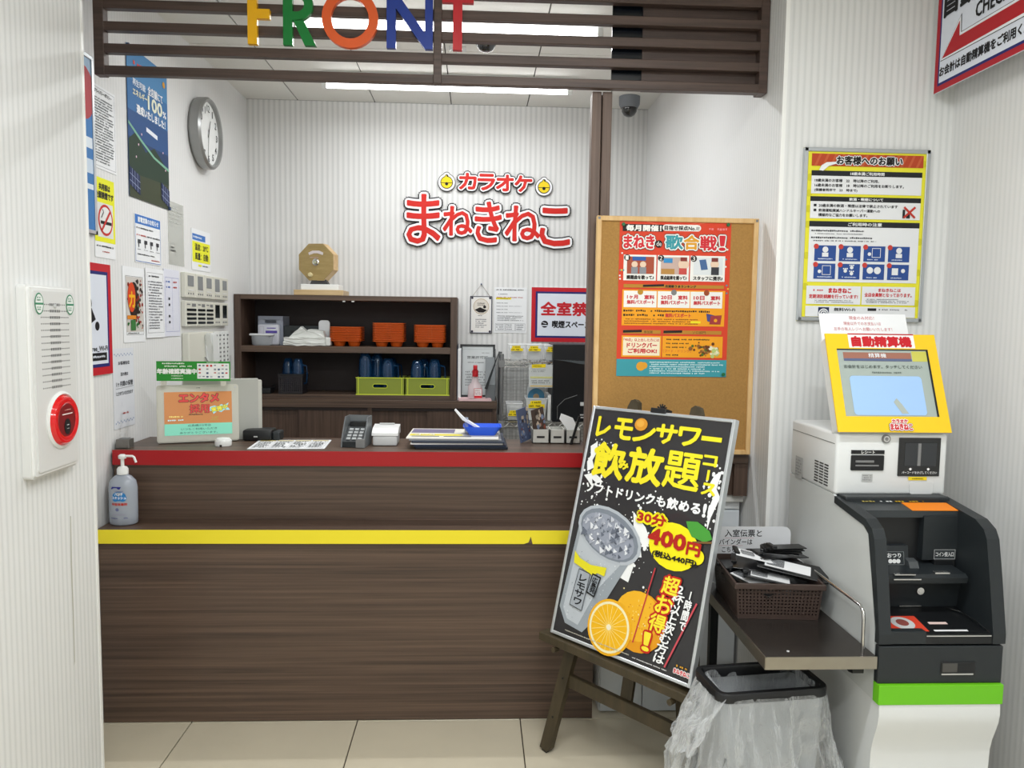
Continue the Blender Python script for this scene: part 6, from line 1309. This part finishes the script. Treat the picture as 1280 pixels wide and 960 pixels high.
# basket
Mb = Matrix.Translation((.882, 2.268, TZ)) @ Matrix.Rotation(-.075, 4, 'Z')
bk_ = thing('brown_basket', 'dark brown pierced plastic basket full of bill holders on the steel table', 'basket', Mb)
M_BK = mat('basket_brown', '#41342f', .45)
bw, bd, bh = .123, .142, .108
for nm, a0, a1, nx in (('front_wall', (-bw, -bd), (bw, -bd), 23), ('side_wall', (bw, -bd), (bw, bd), 28), ('back_wall', (bw, bd), (-bw, bd), 23), ('side_wall', (-bw, bd), (-bw, -bd), 28)):
    bm = B(); pierced(bm, a0, a1, .004, bh, nx, 8); 
    for v in bm.verts: k = 1-.07*(1-v.co.z/bh); v.co.x *= k; v.co.y *= k
    obj(nm, bm, M_BK, bk_, local=True)
bm = B(); box(bm, -bw*.93, bw*.93, -bd*.93, bd*.93, .0005, .004); obj('bottom', bm, M_BK, bk_, local=True)
bm = B()
for bb in ((-bw-.006, bw+.006, -bd-.006, -bd+.002), (-bw-.006, bw+.006, bd-.002, bd+.006), (-bw-.006, -bw+.002, -bd, bd), (bw-.002, bw+.006, -bd, bd)): box(bm, *bb, bh-.016, bh, bev=.0015, seg=1)
obj('rim', bm, M_BK, bk_, local=True)
# card standing in the basket
o = thing('handwritten_card', 'white handwritten card with rounded corners standing in the brown basket', 'card', axes((.893, 2.418, TZ+.006), (1, 0, 0), (0, 0, 1), (0, -1, 0)))
bm = B(); prism(bm, rrect(.250, .190, .022, 4, 0, .095), 0, .001); obj('card', bm, mat('card_white', '#dfe1e4', .3), o, local=True)
a = Art(.250, .190, .001)
a.text('入室伝票と', .14, .05, .62, .175, '#2c2c30', 1, bold=.0004); a.text('バインダーは', .07, .21, .50, .31, '#2c2c30', 1, bold=.0003); a.text('こちらへ', .11, .35, .36, .44, '#2c2c30', 1, bold=.0003); a.text('入れて下さい', .10, .50, .5, .59, '#2c2c30', 1, bold=.0003)
a.line(.14, .195, .52, .195, .0008, '#c9838a', 1); a.line(.06, .325, .38, .325, .0008, '#c9838a', 1); a.build(o)
# binders in the basket
def holder(label, loc, rx, ry, rz, w, d, papers=True, colr=None, group='bill holders in the brown basket', open_=0):
    M = Matrix.Translation(loc) @ Matrix.Rotation(rz, 4, 'Z') @ Matrix.Rotation(ry, 4, 'Y') @ Matrix.Rotation(rx, 4, 'X')
    o = thing('bill_holder', label, 'bill holder', M, group=group)
    bm = B(); box(bm, -w/2, w/2, -d/2, d/2, 0, .0028, bev=.001, seg=1); obj('cover', bm, colr or mat('holder_black', '#121315', .3, coat=.2), o, local=True)
    if papers:
        bm = B(); box(bm, -w/2+.018, w/2-.024, -d/2+.05, d/2-.02, .0028, .0045); obj('slip', bm, M_PAPER, o, local=True)
        bm = B(); prism(bm, rrect(w*.5, d*.25, .004, 2, 0, d*.25), .0045, .0056); obj('pocket', bm, mat('pocket_clear', '#8a8d90', .1, alpha=.6), o, local=True)
    bm = B(); box(bm, -.022, .022, d/2-.012, d/2+.004, .002, .010, bev=.002, seg=1); obj('clip', bm, M_BLACK, o, local=True)
zt = TZ+bh
HL = [('black bill holder lying lowest at the left of the brown basket', (.835, 2.27, zt-.050), .05, .02, .1, .11, .20), ('black bill holder lying lowest at the right of the brown basket', (.935, 2.27, zt-.048), -.04, -.05, -.1, .11, .20),
      ('black bill holder with white slip slanting at the front left of the pile', (.835, 2.235, zt-.022), .10, -.10, .5, .10, .18), ('black bill holder with white slip slanting at the front middle of the pile', (.89, 2.225, zt-.014), .12, .06, 1.2, .10, .18),
      ('black bill holder at the back left corner of the basket pile', (.835, 2.35, zt-.008), -.05, .06, 1.5, .11, .16), ('black bill holder in the middle layer of the basket pile', (.895, 2.30, zt+.004), .05, -.12, 1.3, .11, .21),
      ('black bill holder whose corner sticks out over the guard rail', (.950, 2.245, zt+.012), .14, -.14, 1.15, .10, .20), ('black bill holder under the topmost ones at the right of the pile', (.935, 2.33, zt+.030), .08, -.06, 1.9, .09, .17),
      ]
for k, (lb, loc, rx, ry, rz, w, d) in enumerate(HL): holder(lb, (loc[0], loc[1]-.015, loc[2]), rx, ry, rz, w, d, k in (2, 3, 6))
holder('white sheeted bill holder lying across the top left of the pile', (.865, 2.27, zt+.032), .22, -.14, 1.45, .055, .16, True, M_PAPER)
for k in range(4): holder('small black bill holder, %s of the fanned four on top of the pile' % ('lowest', 'second', 'third', 'topmost')[k], (.938+.004*k, 2.30-.006*k, zt+.041+.0065*k), .02, -.10+.03*k, 1.25+.16*k, .045, .11, False)

# bin
Mn = Matrix.Translation((.793, 2.048, 0)) @ Matrix.Rotation(.125, 4, 'Z')
bn = thing('waste_bin', 'black rimmed rectangular waste bin lined with a clear bag under the steel table', 'waste bin', Mn)
BWd, BDp, BH = .322, .182, .505
def rring(w, h, r, z, n=6): return [Vector((x, y, z)) for x, y in rrect(w, h, r, n)]
bm = B(); ringsd = [rring(BWd*.80, BDp*.80, .02, .0), rring(BWd*.93, BDp*.93, .025, BH-.03)]
vr = [[bm.verts.new(v) for v in rg] for rg in ringsd]; N = len(vr[0]); bm.faces.new(vr[0])
for k in range(N): bm.faces.new((vr[0][k], vr[0][(k+1) % N], vr[1][(k+1) % N], vr[1][k]))
obj('body', bm, mat('bin_grey', '#9fa3a6', .5), bn, local=True)
bm = B()
prof = [(1.0, BH-.024), (1.0, BH-.004), (.985, BH), (.90, BH), (.885, BH-.006), (.885, BH-.03)]
def sc(s_): return s_
vr = []
for s_, z in prof:
    e = (1-s_)*BWd
    vr.append([bm.verts.new(v) for v in rring(BWd-e, BDp-e, max(.012, .034-e*.5), z)])
for a_, b_ in zip(vr, vr[1:]+vr[:1]):
    for k in range(N): bm.faces.new((a_[k], a_[(k+1) % N], b_[(k+1) % N], b_[k]))
obj('rim', bm, mat('rim_black', '#1b1c1e', .35), bn, local=True, smooth=35)
# bag: thin crumpled film inside and outside the rim
mb = bpy.data.materials.new('bag_film'); mb.use_nodes = True; nt = mb.node_tree; pb_ = nt.nodes['Principled BSDF']
pb_.inputs['Base Color'].default_value = srgb('#eef2f4'); pb_.inputs['Roughness'].default_value = .12; pb_.inputs['Specular IOR Level'].default_value = .8
lw = nt.nodes.new('ShaderNodeLayerWeight'); lw.inputs['Blend'].default_value = .35
mr = nt.nodes.new('ShaderNodeMapRange'); mr.inputs[3].default_value = .10; mr.inputs[4].default_value = .9
nn_ = nt.nodes.new('ShaderNodeTexNoise'); nn_.inputs['Scale'].default_value = 9; nn_.inputs['Detail'].default_value = 6; nn_.inputs['Distortion'].default_value = 1.2
gg = nt.nodes.new('ShaderNodeNewGeometry'); bp_ = nt.nodes.new('ShaderNodeBump'); bp_.inputs['Strength'].default_value = .9; bp_.inputs['Distance'].default_value = .03
mpb = nt.nodes.new('ShaderNodeMapping'); mpb.inputs['Scale'].default_value = (1.6, 1.6, .6); nt.links.new(gg.outputs['Position'], mpb.inputs[0]); nt.links.new(mpb.outputs[0], nn_.inputs['Vector']); nt.links.new(nn_.outputs[0], bp_.inputs['Height']); nt.links.new(bp_.outputs[0], pb_.inputs['Normal']); nt.links.new(bp_.outputs[0], lw.inputs['Normal'])
nt.links.new(lw.outputs['Facing'], mr.inputs[0]); nt.links.new(mr.outputs[0], pb_.inputs['Alpha'])
from mathutils import noise as mn
def film(name, rows, nseg=160, amp=1.0, seed=0):
    bm = B(); rg = []
    for j, (ex, ey, z, cx, cy, am) in enumerate(rows):
        ring = []
        for k in range(nseg):
            t = 2*math.pi*k/nseg; c, s = math.cos(t), math.sin(t)
            # superellipse outline
            pw_ = 5; rr_ = (abs(c)**pw_+abs(s)**pw_)**(-1/pw_)
            x, y = ex*rr_*c, ey*rr_*s
            fold = mn.noise(Vector((c*4+seed, s*4, j*.09)))*1.0 + .9*mn.noise(Vector((x*38, y*38+seed, j*.10))) - .8*abs(mn.noise(Vector((x*75, y*75, j*.14+seed))))
            x += c*fold*am*amp+cx; y += s*fold*am*amp+cy
            ring.append(bm.verts.new((x, y, z+.25*am*mn.noise(Vector((c*6, s*6+3, j*.5))))))
        rg.append(ring)
    for a_, b_ in zip(rg, rg[1:]):
        for k in range(nseg): bm.faces.new((a_[k], a_[(k+1) % nseg], b_[(k+1) % nseg], b_[k]))
    return obj(name, bm, mb, bn, local=True, smooth=80)
hx, hy = BWd/2, BDp/2
outer = []
for j in range(26):
    f = j/25; z = BH-.016-(BH-.03)*f
    sp = .006+.055*min(1, f*2.2)**.8+.020*f
    outer.append((hx+sp*.9, hy+sp*.55, z, -.012*math.sin(min(1, f*2.5)*math.pi*.5)+.028*f, -.012*f, .004+.030*min(1, f*3)))
film('outer_bag', outer, seed=2.1)
inner = []
for j in range(12):
    f = j/11; inner.append((hx*.875-.010*f, hy*.84-.012*f, BH-.006-.30*f, 0, 0, .003+.012*min(1, f*3)))
film('inner_bag', inner, seed=7.7)
# gathered ear of the bag hanging on the left
bm = B(); rg = []
for j in range(14):
    f = j/13; row = []
    for k in range(30):
        g = k/29
        base = Vector((-hx+.02+.02*g-.135*f*(1-.55*abs(g-.55)), -hy*1.0+2*hy*g*.95-.02*f, BH-.012-.135*f-.03*math.sin(g*math.pi)*f))
        base += Vector((1, .6, .3))*mn.noise(Vector((g*6, f*4, 1.3)))*.022*min(1, f*4) + Vector((0, 1, 1))*mn.noise(Vector((g*16, f*9, 5)))*.008*min(1, f*3)
        row.append(bm.verts.new(base))
    rg.append(row)
for a_, b_ in zip(rg, rg[1:]):
    for k in range(29): bm.faces.new((a_[k], a_[k+1], b_[k+1], b_[k]))
obj('bag_ear', bm, mb, bn, local=True, smooth=80)
